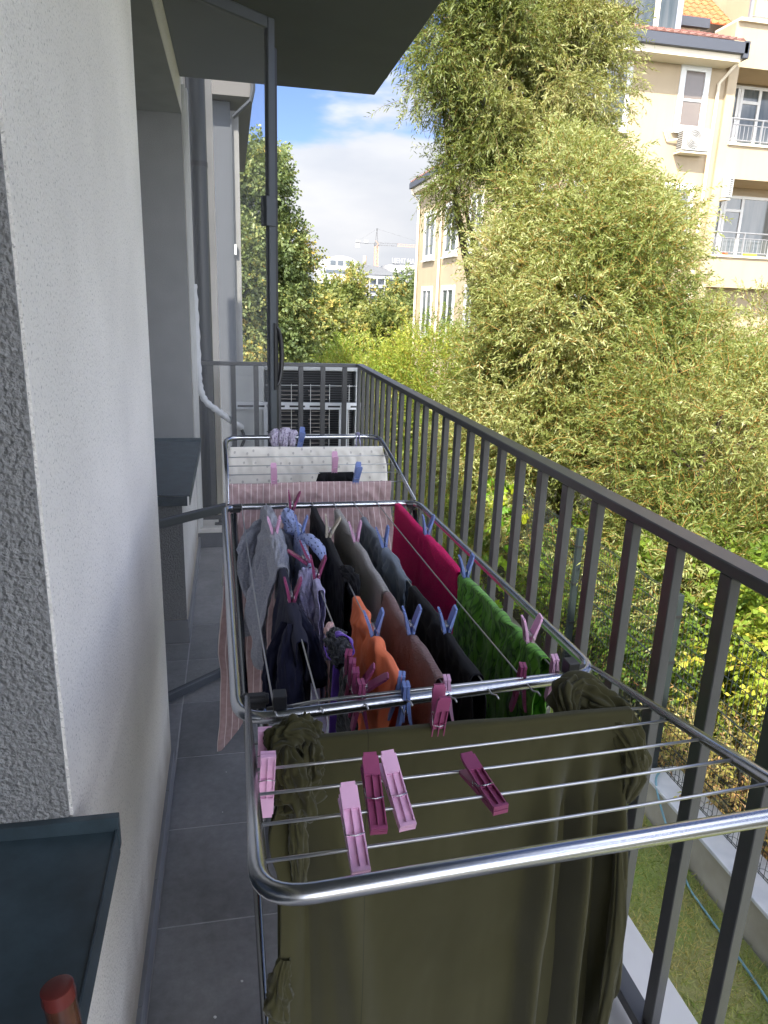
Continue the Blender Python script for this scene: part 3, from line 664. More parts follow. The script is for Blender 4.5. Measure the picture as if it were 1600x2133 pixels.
bunch('sleeve', olive, dr, [(.458, .788, 1.026), (.486, .772, 1.012), (.506, .756, .985), (.514, .746, .945), (.510, .748, .90)], [.008, .015, .016, .014, .005], nf=4, seed=21, twist=.5, depth=.3)
bunch('cuff', olive, dr, [(.050, .745, .72), (.043, .742, .69), (.040, .740, .655), (.048, .742, .62)], [.006, .012, .016, .008], nf=4, seed=5, twist=.4)
bunch('side_fold', olive, dr, [(.500, .735, .86), (.512, .728, .72), (.512, .726, .58), (.505, .728, .42), (.508, .728, .22)], [.004, .011, .010, .009, .007], nf=2, seed=9, twist=.15, depth=.16)

# far wing
garment('towel', 'cream towel with small grey dots hung across the far wing of the rack', 'towel', cream_f, fwire(0, -.016), fwire(0, .487), NEAR, .47, .42, amp=.016, cfreq=14, flare=.16, crease=.002, seed=5, swing=.02)
garment('sheet', 'dusty pink bed sheet with thin white stripes hung over the far wing nearest the hinge', 'sheet', pink_f, fwire(4, -.020), fwire(4, .447), NEAR, .66, .55, amp=.022, cfreq=15, crumple=.003, crease=.004, flare=.13, hem=.05, seed=6, ns=90, nv=120,
        shape=lambda s, v, P: np.stack([P[..., 0]+.0*s, P[..., 1]-.05*sstep(.05, .4, v), P[..., 2]+.42*np.clip(v/.74, 0, 1)**2*np.clip(s-.12, 0, 1)], -1))
garment('sock', 'black sock folded over a wire of the far wing on the cream towel', 'sock', black_f, fwire(3, .250), fwire(3, .350), NEAR, .060, .05, amp=.006, seed=8, ns=40, nv=40, r0=.007, flare=.55, hem=.05, crease=.003, bulk=1)
sk1 = thing('child_socks', 'small lavender printed socks bunched over the end tube of the far wing', 'socks', (.16, 2.4, 1.1))
bunch('sock', lav2, sk1, [(.135, 2.385, 1.068), (.132, 2.392, 1.098), (.138, 2.408, 1.108), (.142, 2.42, 1.06)], [.009, .014, .013, .006], nf=3, seed=4)
bunch('sock', lav2, sk1, [(.165, 2.380, 1.062), (.160, 2.392, 1.100), (.172, 2.405, 1.112), (.178, 2.42, 1.07)], [.010, .015, .015, .006], nf=4, seed=6)
bunch('sock', lav2, sk1, [(.192, 2.382, 1.068), (.188, 2.395, 1.098), (.196, 2.408, 1.108), (.2, 2.42, 1.07)], [.008, .012, .012, .006], nf=3, seed=9)
st = ribbon('strap', lav, None, [(.405, 2.385, 1.04), (.408, 2.392, 1.085), (.414, 2.408, 1.108), (.420, 2.395, 1.09), (.424, 2.385, 1.045)], .022); tag(st, 'short pale lavender strap looped over the end tube at the rail side', 'strap')

# central wires, left to right
a, b = on_wire(1, 1.415, 1.868)
sh = thing('grey_shirt', 'light grey knitted shirt bunched on the second wire from the wall', 'shirt', tuple(a))
def gshape(s, v, P):
    P[..., 0] -= .02*sstep(.03, .16, np.clip(v, 0, 1))*(1+.6*np.sin(s*17+v*12)); return P
P, uv = drape(a, b, LEFT, .24, .20, amp=.018, crumple=.002, cfreq=30, r0=.009, bulk=2.0, crease=.006, seed=11, hem=.05, flare=-.15, ns=110, nv=90, shape=gshape)
cloth_obj('shirt_body', grid_mesh('shirt_body', P, uv), greyknit, sh)
bunch('sleeve', greyknit, sh, [(.075, 1.80, .99), (.045, 1.78, .955), (.028, 1.76, .90), (.035, 1.72, .84), (.05, 1.68, .80)], [.012, .024, .028, .026, .010], nf=4, seed=2, flat=.6)
bunch('sleeve', greyknit, sh, [(.088, 1.72, .99), (.112, 1.70, .97), (.125, 1.66, .925), (.118, 1.64, .885)], [.010, .022, .022, .010], nf=3, seed=7, flat=.6)
bunch('collar', greyknit, sh, [(.085, 1.425, 1.000), (.090, 1.50, 1.015), (.086, 1.62, 1.013), (.084, 1.74, 1.016), (.083, 1.85, 1.006)], [.005, .014, .011, .013, .010], nf=4, seed=31, depth=.2)
a, b = on_wire(1, 1.065, 1.408)
nv_ = thing('navy_trousers', 'dark navy child trousers folded over the second wire in front of the grey shirt', 'trousers', tuple(a))
P, uv = drape(a, b, LEFT, .20, .17, amp=.013, crumple=.0012, cfreq=26, r0=.005, bulk=1.0, seed=14, hem=.04, ns=90, nv=80, shape=lambda s, v, P: P+np.stack([-.012*sstep(.02, .12, np.clip(v, 0, 1)), 0*s, 0*s], -1))
cloth_obj('waist', grid_mesh('waist', P, uv), navy_f, nv_)
bunch('trouser_leg', navy_f, nv_, [(.090, 1.15, .995), (.083, 1.10, .96), (.082, 1.06, .915), (.086, 1.03, .865), (.088, 1.02, .845)], [.012, .026, .029, .027, .014], nf=4, seed=3, depth=.14, flat=.7)
bunch('trouser_leg', navy_f, nv_, [(.085, 1.20, .98), (.066, 1.17, .93), (.056, 1.13, .88), (.040, 1.12, .855)], [.012, .026, .024, .015], nf=3, seed=6, depth=.14, flat=.7)
bunch('trouser_leg', navy_f, nv_, [(.100, 1.22, 1.0), (.118, 1.16, .975), (.130, 1.11, .935), (.135, 1.09, .91)], [.010, .020, .022, .014], nf=3, seed=9, depth=.14, flat=.7)

bd = thing('baby_bodysuit', 'pale blue baby bodysuit with dark dots knotted on the third wire below the far bar', 'bodysuit', tuple(wire(2, 1.7)))
bunch('knot', bluedot, bd, [wire(2, 1.80)+Vector((0, 0, -.004)), wire(2, 1.76)+Vector((-.016, 0, .008)), wire(2, 1.70)+Vector((-.010, 0, -.004)), wire(2, 1.66)+Vector((.012, 0, -.01))], [.006, .014, .015, .008], nf=3, seed=5, depth=.34)
bunch('foot', bluedot, bd, [wire(2, 1.60)+Vector((.0, 0, .0)), wire(2, 1.57)+Vector((.016, 0, .008)), wire(2, 1.53)+Vector((.034, 0, -.004)), wire(2, 1.50)+Vector((.040, 0, -.022))], [.007, .012, .0125, .005], nf=2, seed=7, depth=.10)
a, b = on_wire(2, 1.41, 1.70)
P, uv = drape(a, b, LEFT, .27, .18, amp=.012, cfreq=18, seed=17, bulk=.6, hem=.04, flare=-.2, ns=60, nv=70)
cloth_obj('bodysuit_front', grid_mesh('bodysuit_front', P, uv), bluedot, bd)
a, b = on_wire(2, 1.272, 1.402)
lv = thing('ruffled_blouse', 'pale lavender ruffled top hanging from the third wire by a mauve peg', 'top', tuple(a))
P, uv = drape(a, b, LEFT, .26, .22, amp=.016, crumple=.004, cfreq=30, seed=19, bulk=1.2, hem=.04, flare=.45, ns=70, nv=80)
cloth_obj('top_body', grid_mesh('top_body', P, uv), lav, lv)
bunch('ruffle', lav, lv, [wire(2, 1.39)+Vector((-.014, 0, 0)), wire(2, 1.34)+Vector((-.016, 0, -.035)), wire(2, 1.31)+Vector((-.012, 0, -.085)), wire(2, 1.30)+Vector((-.008, 0, -.14))], [.012, .016, .014, .012], nf=4, seed=3, depth=.3)
ps = thing('pink_strap', 'pale pink elastic strap tied on the third wire behind the purple knot', 'strap', tuple(wire(2, 1.11)))
bunch('tie', pinkstrap_f, ps, [wire(2, 1.13)+Vector((-.003, 0, .002)), wire(2, 1.115)+Vector((-.011, 0, -.004)), wire(2, 1.10)+Vector((-.004, 0, -.012)), wire(2, 1.09)+Vector((.002, 0, 0))], [.004, .007, .007, .004], nf=3, seed=2)
ribbon('strap_end', pinkstrap_f, ps, [wire(2, 1.11)+Vector((-.010, 0, -.004)), wire(2, 1.10)+Vector((-.013, 0, -.05)), wire(2, 1.09)+Vector((-.012, 0, -.11)), wire(2, 1.08)+Vector((-.010, 0, -.18))], .014)
br_ = thing('lace_bra', 'dark grey lace bra knotted with purple straps on the third wire', 'bra', tuple(wire(2, 1.05)))
bunch('lace_knot', lace_f, br_, [wire(2, 1.085)+Vector((0, 0, .004)), wire(2, 1.065)+Vector((-.006, 0, .004)), wire(2, 1.035)+Vector((-.004, 0, -.006)), wire(2, 1.01)+Vector((-.006, 0, -.018))], [.008, .016, .018, .008], nf=5, seed=4)
w = wire(2, 1.05)
ribbon('purple_strap', purple_f, br_, [w+Vector((-.02, .015, -.03)), w+Vector((-.018, .01, .0)), w+Vector((-.004, .0, .020)), w+Vector((.014, -.008, .012)), w+Vector((.016, -.012, -.008)), w+Vector((.0, -.02, -.016)), w+Vector((-.022, -.018, -.012)), w+Vector((-.026, .0, -.004))], .012, thick=.002)
ribbon('purple_strap', purple_f, br_, [w+Vector((-.006, -.01, -.01)), w+Vector((-.010, -.02, -.05)), w+Vector((-.014, -.03, -.10)), w+Vector((-.022, -.05, -.17)), w+Vector((-.04, -.06, -.24))], .014, thick=.002, side=(1, 0, 0))
ribbon('purple_strap', purple_f, br_, [w+Vector((.002, -.018, -.012)), w+Vector((.004, -.03, -.05)), w+Vector((.0, -.04, -.10)), w+Vector((-.012, -.055, -.15)), w+Vector((-.016, -.06, -.24))], .014, thick=.002, side=(1, .2, 0), seed=2)
a, b = on_wire(2, .97, 1.06)
P, uv = drape(a+Vector((0, 0, -.02)), b+Vector((0, 0, -.02)), LEFT, .16, .15, amp=.02, crumple=.004, cfreq=40, seed=23, hem=.08, flare=.9, ns=60, nv=70, bulk=1)
cloth_obj('lace_cup', grid_mesh('lace_cup', P, uv), lace_f, br_)

a, b = on_wire(3, 1.325, 1.845)
bk = thing('black_trousers', 'black trousers folded over the fourth wire behind the orange shirt', 'trousers', tuple(a))
P, uv = drape(a, b, LEFT, .42, .40, amp=.010, cfreq=9, seed=25, bulk=.3, ns=80, nv=80, r0=.005); cloth_obj('trouser_cloth', grid_mesh('trouser_cloth', P, uv), black_f, bk)
bunch('waistband', black_f, bk, [wire(3, 1.40)+Vector((.0, 0, .004)), wire(3, 1.36)+Vector((.004, 0, .008)), wire(3, 1.335)+Vector((.010, 0, -.002)), wire(3, 1.325)+Vector((.014, 0, -.03))], [.006, .012, .013, .008], nf=3, seed=6)
a, b = on_wire(3, .915, 1.262)
og = garment('orange_shirt', 'bright orange jersey shirt hung on the fourth wire between black trousers and near bar', 'shirt', orange_f, a, b, LEFT, .34, .30, pinch=(.17,), pa=.006, wave=.0035, amp=.034, crumple=.0008, cfreq=15, r0=.0045, bulk=.7, crease=.0035, seed=27, hem=.03, ns=120, nv=100,
        curve=lambda lat: -.010*np.exp(-((lat-.172)/.014)**2))
garment('brown_towel', 'fluffy brown terry towel with a pale crest on the fifth wire', 'towel', brown_t, *on_wire(4, 1.262, 1.825), LEFT, .42, .38, pinch=(.30,), pa=.003, amp=.010, cfreq=7, r0=.005, bulk=.3, seed=29, crumple=.0012)
garment('mauve_towel', 'dusty mauve terry towel on the fifth wire in front of the brown one', 'towel', mauve_t, *on_wire(4, .915, 1.258), LEFT, .40, .36, pinch=(.17,), pa=.0035, amp=.012, cfreq=12, r0=.005, bulk=.3, seed=33, crumple=.0012, curve=lambda lat: -.006*np.exp(-((lat-.165)/.01)**2))
garment('slate_shirt', 'slate blue cotton shirt gathered on the sixth wire towards the far bar', 'shirt', slate_f, *on_wire(5, 1.315, 1.755), LEFT, .36, .32, pinch=(.21,), pa=.005, amp=.022, cfreq=16, r0=.005, bulk=1.0, crease=.005, seed=35, ns=110)
bs = garment('black_shirt', 'black shirt hung along the sixth wire in front of the slate blue one', 'shirt', black_f, *on_wire(5, .915, 1.285), LEFT, .40, .36, pinch=(.16,), pa=.004, amp=.014, cfreq=10, r0=.005, bulk=.7, crease=.003, seed=37)
garment('raspberry_towel', 'raspberry red terry towel on the outermost wire by the railing', 'towel', red_t, *on_wire(7, 1.352, 1.868), LEFT, .42, .36, pinch=(.25, .02), pa=.003, amp=.010, cfreq=7, r0=.006, bulk=.3, seed=39, crumple=.0012)
def grs(s, v, P):
    return P
garment('green_shirt', 'green marbled jersey shirt on the outermost wire in front of the raspberry towel', 'shirt', green_f, *on_wire(7, .955, 1.335), LEFT, .44, .40, pinch=(.065, .36), pa=.005, amp=.018, cfreq=14, r0=.0045, bulk=.6, crease=.0035, seed=41, ns=120, nv=100)
a = wire(7, .93)

# ------------------------------------------------------------------ clothes pegs
PZ = [-.017, 0, .016, .040, .058]; PI_ = [.0006, .0006, .0008, .0052, .0092]; PO = [.0040, .0058, .0064, .0096, .0125]
def pi(z): return float(np.interp(z, PZ, PI_))
def po(z): return float(np.interp(z, PZ, PO))
pi_ = pi; pi = math.pi
def seg(m, z0, z1, x0, x1, y0f, y1f, n=2):
    for i in range(n):
        a = z0+(z1-z0)*i/n; b = z0+(z1-z0)*(i+1)/n
        m.add([(x0, y0f(a), a), (x1, y0f(a), a), (x1, y1f(a), a), (x0, y1f(a), a), (x0, y0f(b), b), (x1, y0f(b), b), (x1, y1f(b), b), (x0, y1f(b), b)],
              [(0,3,2,1),(4,5,6,7),(0,1,5,4),(1,2,6,5),(2,3,7,6),(3,0,4,7)])
def jaw_mesh():
    m = MB(); W = .0082
    fl = lambda z: max(pi_(z)+.0012, po(z)-.0034)
    seg(m, -.017, .036, -W, W, pi_, fl, 4)                      # web
    for x0, x1 in ((-W, -W+.0013), (-.0006, .0006), (W-.0013, W)): seg(m, -.0168, .0358, x0, x1, fl, po, 4)
    for z in (-.0168, .0105, .0345): seg(m, z, z+.0014, -W+.0013, W-.0013, fl, lambda q: po(q)-.0002, 1)
    seg(m, .036, .054, -W, W, pi_, po, 2)                       # thumb plate
    seg(m, .054, .058, -W*.82, W*.82, pi_, po, 1)
    seg(m, -.020, -.017, -W, W, lambda z: .0004, lambda z: .0042+.0008, 1)
    me = m.mesh('jaw'); return me
JAW = jaw_mesh()
def spring_mesh():
    m = MB(); pts = []
    for i in range(40): a = i/39*2*pi*4; pts.append((-.0084+.0168*i/39, .0028*cos(a), .0235+.0028*sin(a)))
    m.tube(pts, .0006, 5); 
    for s in (-1, 1): m.tube([(s*.0088, .0028*s, .0235), (s*.0090, .0060*s, .012), (0, .0073*s, .0095), (-s*.0088, .0060*s, .012)], .0006, 5)
    return m.mesh('spring', smooth=True)
SPR = spring_mesh(); SPR.materials.append(pm('spring_steel', (.6, .6, .6), .25, metal=1))
JAWS = {}
def peg_plastic(name, col):
    me = JAW.copy(); me.name = 'jaw'; me.materials.append(pm(name, col, .42, spec=.4, sheen=.0, var=.05, vscale=40)); JAWS[name] = me
peg_plastic('mauve_plastic', (.27, .055, .135)); peg_plastic('pink_plastic', (.72, .42, .60)); peg_plastic('blue_plastic', (.19, .26, .54)); peg_plastic('ivory_plastic', (.50, .45, .36))
PEGC = {'mauve': 'mauve_plastic', 'pink': 'pink_plastic', 'blue': 'blue_plastic', 'ivory': 'ivory_plastic'}
def peg(pos, h, wdir, col, label, spread=0, group='plastic clothes pegs on the rack'):
    h = Vector(h).normalized(); x = Vector(wdir); x = (x-h*x.dot(h)).normalized(); y = h.cross(x)
    t = bpy.data.objects.new('clothes_peg', None); COL.objects.link(t); t.empty_display_size = .02
    t.matrix_world = Matrix(((x.x, y.x, h.x, pos[0]), (x.y, y.y, h.y, pos[1]), (x.z, y.z, h.z, pos[2]), (0, 0, 0, 1)))
    tag(t, label, 'clothes peg', group)
    for s in (0, 1):
        j = bpy.data.objects.new('jaw', JAWS[PEGC[col]]); COL.objects.link(j); j.parent = t
        j.rotation_mode = 'XYZ'; j.rotation_euler = (-spread*(1 if s == 0 else 1), 0, pi*s) if spread else (0, 0, pi*s)
    q = bpy.data.objects.new('spring', SPR); COL.objects.link(q); q.parent = t
    return t
YD = (0, 1, 0); XD = (1, 0, 0)
def wpeg(k, y, tilt, col, label, dz=-.004, dx=0, yaw=0.0, sp=.05):
    p = wire(k, y)+Vector((dx, 0, dz)); return peg(p, (tilt[0], tilt[1], 1), (sin(yaw), cos(yaw), 0), col, label, sp)
def hang(k, y, col, label, tilt=(0, 0), yaw=0):
    p = wire(k, y)+Vector((0, 0, .002)); return peg(p, (tilt[0], tilt[1], -1), (sin(yaw), cos(yaw), 0), col, label)
# upright pegs over the clothes
wpeg(1, 1.60, (-.05, -.35), 'pink', 'pink peg upright on the crest of the grey knitted shirt', dz=.004)
wpeg(2, 1.80, (.12, -.2), 'mauve', 'mauve peg on the knot of the pale blue bodysuit at the far bar', dz=.006, sp=.07)
wpeg(2, 1.615, (.05, -.15), 'blue', 'blue peg between the bodysuit knot and its dotted foot')
wpeg(2, 1.44, (-.75, -.2), 'mauve', 'mauve peg tilted far over to the left on the third wire', sp=.09)
wpeg(2, 1.345, (.05, -.2), 'mauve', 'mauve peg holding the lavender ruffled top', sp=.07)
wpeg(1, 1.235, (.03, -.25), 'mauve', 'mauve peg on the crest of the navy trousers', sp=.07)
wpeg(3, 1.60, (.20, -.15), 'ivory', 'ivory coloured peg on the black trousers', sp=.12, dz=.003)
wpeg(4, 1.565, (-.08, -.15), 'pink', 'pink peg on the crest of the brown towel')
wpeg(5, 1.525, (-.15, -.2), 'blue', 'blue peg on the slate blue shirt')
wpeg(3, 1.085, (-.10, -.30), 'blue', 'blue peg in the dip of the orange shirt', sp=.08)
wpeg(4, 1.085, (-.05, -.25), 'blue', 'blue peg in the fold of the mauve towel', sp=.06)
wpeg(5, 1.075, (-.08, -.25), 'blue', 'blue peg on the black shirt', sp=.06)
wpeg(7, 1.60, (.02, -.15), 'blue', 'blue peg on the raspberry towel', sp=.05)
wpeg(7, 1.325, (-.08, -.2), 'blue', 'blue peg where the green shirt meets the raspberry towel', sp=.06)
wpeg(7, 1.02, (-.05, -.2), 'pink', 'pink peg standing on the near end of the green shirt', sp=.08)
# empty pegs hanging below the wires
hang(2, .985, 'mauve', 'mauve peg hanging behind the other three next to the lace bra', (.05, .2), .3)
hang(2, .955, 'mauve', 'mauve peg hanging second from the lace bra', (.0, .1), .2)
hang(2, .925, 'mauve', 'mauve peg hanging third from the lace bra', (.05, .1), .1)
hang(2, .890, 'mauve', 'mauve peg hanging closest to the near bar below the third wire', (.0, .05), .0)
wpeg(2, .945, (.8, -.3), 'mauve', 'mauve peg sticking out sideways towards the orange shirt', dz=-.03, dx=.004)
hang(3, .905, 'blue', 'blue peg hanging on the orange shirt, the left one of the pair', (-.05, .1), .25)
hang(3, .875, 'blue', 'blue peg hanging by the near bar, the right one of the pair', (.02, .05), .1)
hang(4, .885, 'pink', 'pink peg hanging by the near bar at the end of the mauve towel', (.05, .05), .15)
hang(6, .905, 'mauve', 'mauve peg hanging on the empty seventh wire', (.0, .05), .2)
hang(7, .925, 'pink', 'pink peg hanging at the corner knob beside the green shirt', (.1, .1), .2)
# near wing
peg(nwire(0, .239)+Vector((0, -.004, .002)), (.02, -.10, 1), XD, 'mauve', 'mauve peg clipping the top edge of the olive dress', .04)
peg(nwire(4, .098)+Vector((0, -.002, .0)), (-.03, .90, .42), XD, 'pink', 'pink peg lying on the outermost wires of the near wing')
peg(nwire(3, .127)+Vector((0, -.002, .0)), (.03, .92, .38), XD, 'mauve', 'mauve peg lying on the near wing beside the pink one')
peg(nwire(3, .153)+Vector((0, -.002, .0)), (-.10, .92, .38), XD, 'pink', 'pink peg lying tilted on the near wing right of the mauve one')
peg(nwire(3, .247)+Vector((0, -.002, .0)), (-.16, .98, .03), XD, 'mauve', 'mauve peg lying alone in the middle of the near wing wires')
peg(nwire(1, .028)+Vector((0, 0, .0)), (-.05, .12, -1), XD, 'pink', 'pink peg hanging at the left tube of the near wing, the nearer of two')
peg(nwire(0, .028)+Vector((0, -.002, .0)), (-.03, -.05, -1), XD, 'pink', 'pink peg hanging at the left tube behind the nearer one, half hidden by the sleeve')
# far wing
peg(fwire(0, .209)+Vector((0, -.004, .012)), (.12, -.45, .9), XD, 'blue', 'blue peg leaning on the upper edge of the dotted cream towel', .05)
peg(fwire(3, .292)+Vector((0, -.004, .010)), (-.02, -.35, .93), XD, 'pink', 'pink peg holding the black sock on the far wing', .05)
peg(fwire(4, .110)+Vector((0, -.004, .004)), (-.03, -.30, .95), XD, 'pink', 'pink peg on the top edge of the striped pink sheet', .05)
peg(fwire(4, .345)+Vector((0, -.004, .004)), (.12, -.30, .95), XD, 'blue', 'blue peg on the top edge of the striped pink sheet beside the black sock', .05)

# broom handle with its red end cap
bh = thing('broom_handle', 'reddish brown broom handle with red end cap leaning at the near window sill', 'broom', (-.06, .45, 0))
wood = pm('varnished_brown_tube', (.14, .035, .016), .18, spec=.6, col2=(.05, .025, .015), vscale=30, coat=.4)
redcap = pm('dull_red_cap', (.12, .024, .020), .25, spec=.4)
top = Vector((-.159, .524, .967)); bot = Vector((-.055, .44, .0)); ax = (bot-top).normalized()
MB().lathe(top+ax*.010, ax, [(0, .0132), (.95, .0132)], 24).obj('shaft', wood, bh, smooth='auto')
MB().lathe(top-ax*.001, ax, [(0, .0118), (.001, .0136), (.011, .0142), (.014, .0136)], 28).obj('end_cap', redcap, bh, smooth='auto')
MB().lathe(top+ax*.052+Vector((.004, -.012, .004)), Vector((.2, -.9, .35)), [(0, .006), (.004, .006), (.005, .002)], 12).obj('rivet', pm('rivet_steel', (.6, .6, .6), .3, metal=.9), bh, smooth='auto')
for x, y, s, lab in ((-.01, 1.35, .0035, 'white plaster crumb on the tiles just left of the front rack leg'), (-.07, 1.27, .004, 'largest white crumb, nearest the bottom edge of the photo'), (.10, 1.55, .0035, 'white crumb lying between the rack leg and the olive dress'),
                     (-.06, 1.95, .002, 'tiny white speck midway along the walkway'), (-.05, 2.15, .002, 'tiny white speck farthest along the walkway'), (.02, 1.75, .0018, 'tiny pale speck beside the left tube of the rack')):
    crumb(x, y, s, lab)

# ------------------------------------------------------------------ garden
GZ = -2.68
ground_mat = pm('garden_soil', (.085, .075, .045), .95, col2=(.05, .06, .025), vscale=.6, bump=.5, bscale=4, bdist=.05)
lawn_mat = pm('lawn_green', (0.194, 0.269, 0.061), .95, col2=(0.287, 0.269, 0.097), vscale=2.5, bump=.8, bscale=60, bdist=.02)
conc = pm('stained_concrete', (.40, .38, .33), .85, col2=(.27, .25, .20), vscale=3, bump=.3, bscale=40, bdist=.004)
cope = pm('pale_marble_coping', (.60, .61, .63), .5, col2=(.50, .52, .55), vscale=7, bump=.08, bscale=30)
gnd = MB().add([(-900, -900, GZ-.03), (900, -900, GZ-.03), (900, 900, GZ-.03), (-900, 900, GZ-.03)], [(0,1,2,3)]).obj('ground', ground_mat); tag(gnd, kind='structure')
lawn = MB().add([(.95, -4, GZ), (3.44, -4, GZ), (3.44, 7.5, GZ), (.95, 7.5, GZ)], [(0,1,2,3)]).obj('lawn', lawn_mat); tag(lawn, kind='structure')
# grass blades
def quads(name, V, mat, parent=None, rnd=None):
    n = V.shape[0]; me = bpy.data.meshes.new(name); me.vertices.add(n*4); me.vertices.foreach_set('co', V.reshape(-1).astype(np.float32))
    me.loops.add(n*4); me.loops.foreach_set('vertex_index', np.arange(n*4, dtype=np.int32)); me.polygons.add(n)
    me.polygons.foreach_set('loop_start', np.arange(0, n*4, 4, dtype=np.int32)); me.update(calc_edges=True)
    if rnd is not None:
        a = me.attributes.new('rnd', 'FLOAT', 'FACE'); a.data.foreach_set('value', rnd.astype(np.float32))
    return link(name, me, mat, parent)
def nrm(a): return a/np.maximum(np.linalg.norm(a, axis=-1, keepdims=True), 1e-9)
n = 46000
p = np.stack([RNG.uniform(1.0, 3.42, n), RNG.uniform(.4, 7.0, n), np.full(n, GZ)], -1)
h = RNG.uniform(.025, .075, n)[:, None]; d = nrm(RNG.normal(0, 1, (n, 3))*[1, 1, 0]+[0, 0, 1.1]); sd_v = nrm(np.cross(d, RNG.normal(0, 1, (n, 3))))
V = np.stack([p-sd_v*.0034, p+sd_v*.0034, p+d*h+sd_v*.001, p+d*h-sd_v*.001], 1)
gm = leafmat('grass_blades', [(0, (0.139, 0.223, 0.042)), (.5, (0.278, 0.347, 0.080)), (1, (0.557, 0.447, 0.183))], .3, .6)
gp = np.clip(.5+.35*np.sin(p[:, 0]*3.1+np.sin(p[:, 1]*2.3)*2)*np.cos(p[:, 1]*2.7)+RNG.normal(0, .18, n), 0, 1)
g = quads('grass', V, gm, None, gp); tag(g, kind='stuff')

wall = thing('garden_wall', 'low concrete garden wall with pale coping along the lawn', 'wall', (3.6, 1, GZ))
MB().box(3.45, 3.74, -4, 4.80, GZ-.1, -2.335).obj('wall_body', conc, wall, bevel=.006)
for i in range(8):
    y1 = 4.86-i*1.2; MB().box(3.42, 3.77, y1-1.197, y1, -2.334, -2.30).obj('coping_slab', cope, wall, bevel=.004)
MB().box(3.50, 3.70, 4.87, 12, GZ-.1, -2.55).obj('footing', conc, wall)
fence = thing('mesh_fence', 'dark green welded wire mesh fence standing on the garden wall', 'fence', (3.6, 4.91, -2.3))
fm = pm('green_black_fence_coat', (.018, .026, .028), .5)
posts = [-.63, 1.22, 3.06, 4.91, 6.69, 8.5, 10.3]
for y in posts:
    zb = -2.299 if y < 4.85 else -2.62
    po_ = MB().box(3.53, 3.59, y-.03, y+.03, zb, -.68).obj('post', fm, fence, bevel=.003)
    c_ = MB()
    for z in (-.88, -1.30, -1.75, -2.15): c_.box(3.524, 3.596, y-.036, y+.036, z, z+.022)
    c_.obj('post_clip', black_pl, po_)
for a, b in zip(posts[:-1], posts[1:]):
    m = MB(); y = a+.05
    while y < b-.03: m.box(3.6115, 3.6145, y-.0016, y+.0016, -2.34, -.75); y += .05
    z = -2.32
    for z in np.arange(-2.30, -.74, .2):
        m.box(3.615, 3.620, a+.03, b-.03, z-.0025, z+.0025)
    for z in (-2.1, -1.45, -.8):
        m.box(3.640, 3.645, a+.03, b-.03, z+.03, z+.035); m.box(3.615, 3.620, a+.03, b-.03, z+.06, z+.065)
    w_ = m.obj('wire_panel', fm, fence); w_['kind'] = 'stuff'
# scalloped lower edge of the net on the coping
m = MB()
for i in range(60):
    y0 = 4.86-i*.11; m.tube([(3.63, y0, -2.29), (3.672, y0-.02, -2.288), (3.685, y0-.055, -2.288), (3.672, y0-.09, -2.288), (3.63, y0-.11, -2.29)], .0022, 4)
m.tube([(3.625, 4.9, -2.288), (3.625, -1.5, -2.288)], .004, 4)
sc = m.obj('net_edge', fm, fence); sc['kind'] = 'stuff'
hose = MB().tube(smooth_path([(3.55, 4.78, -2.28), (3.44, 4.66, -2.29), (3.40, 4.44, -2.45), (3.395, 4.18, -2.62), (3.32, 3.92, -2.655), (3.30, 3.7, -2.655), (3.27, 3.10, -2.655), (3.20, 2.5, -2.655), (3.16, 1.6, -2.655)]), .009, 8).obj('garden_hose', pm('pale_blue_hose', (.15, .30, .35), .4), None, smooth=True)
tag(hose, 'thin pale blue garden hose running down the garden wall and along the lawn', 'hose')
lf = MB(); lf.add([(2.86, 2.66, -2.63), (2.90, 2.70, -2.625), (2.89, 2.78, -2.615), (2.84, 2.83, -2.62), (2.81, 2.76, -2.61), (2.82, 2.69, -2.62)], [(0,1,2,3,4,5)])
lo_ = lf.obj('fallen_leaf', pm('dry_pink_leaf', (.45, .27, .19), .8)); s_ = lo_.modifiers.new('t', 'SOLIDIFY'); s_.thickness = .003
tag(lo_, 'single dry pinkish leaf lying on the lawn', 'leaf')

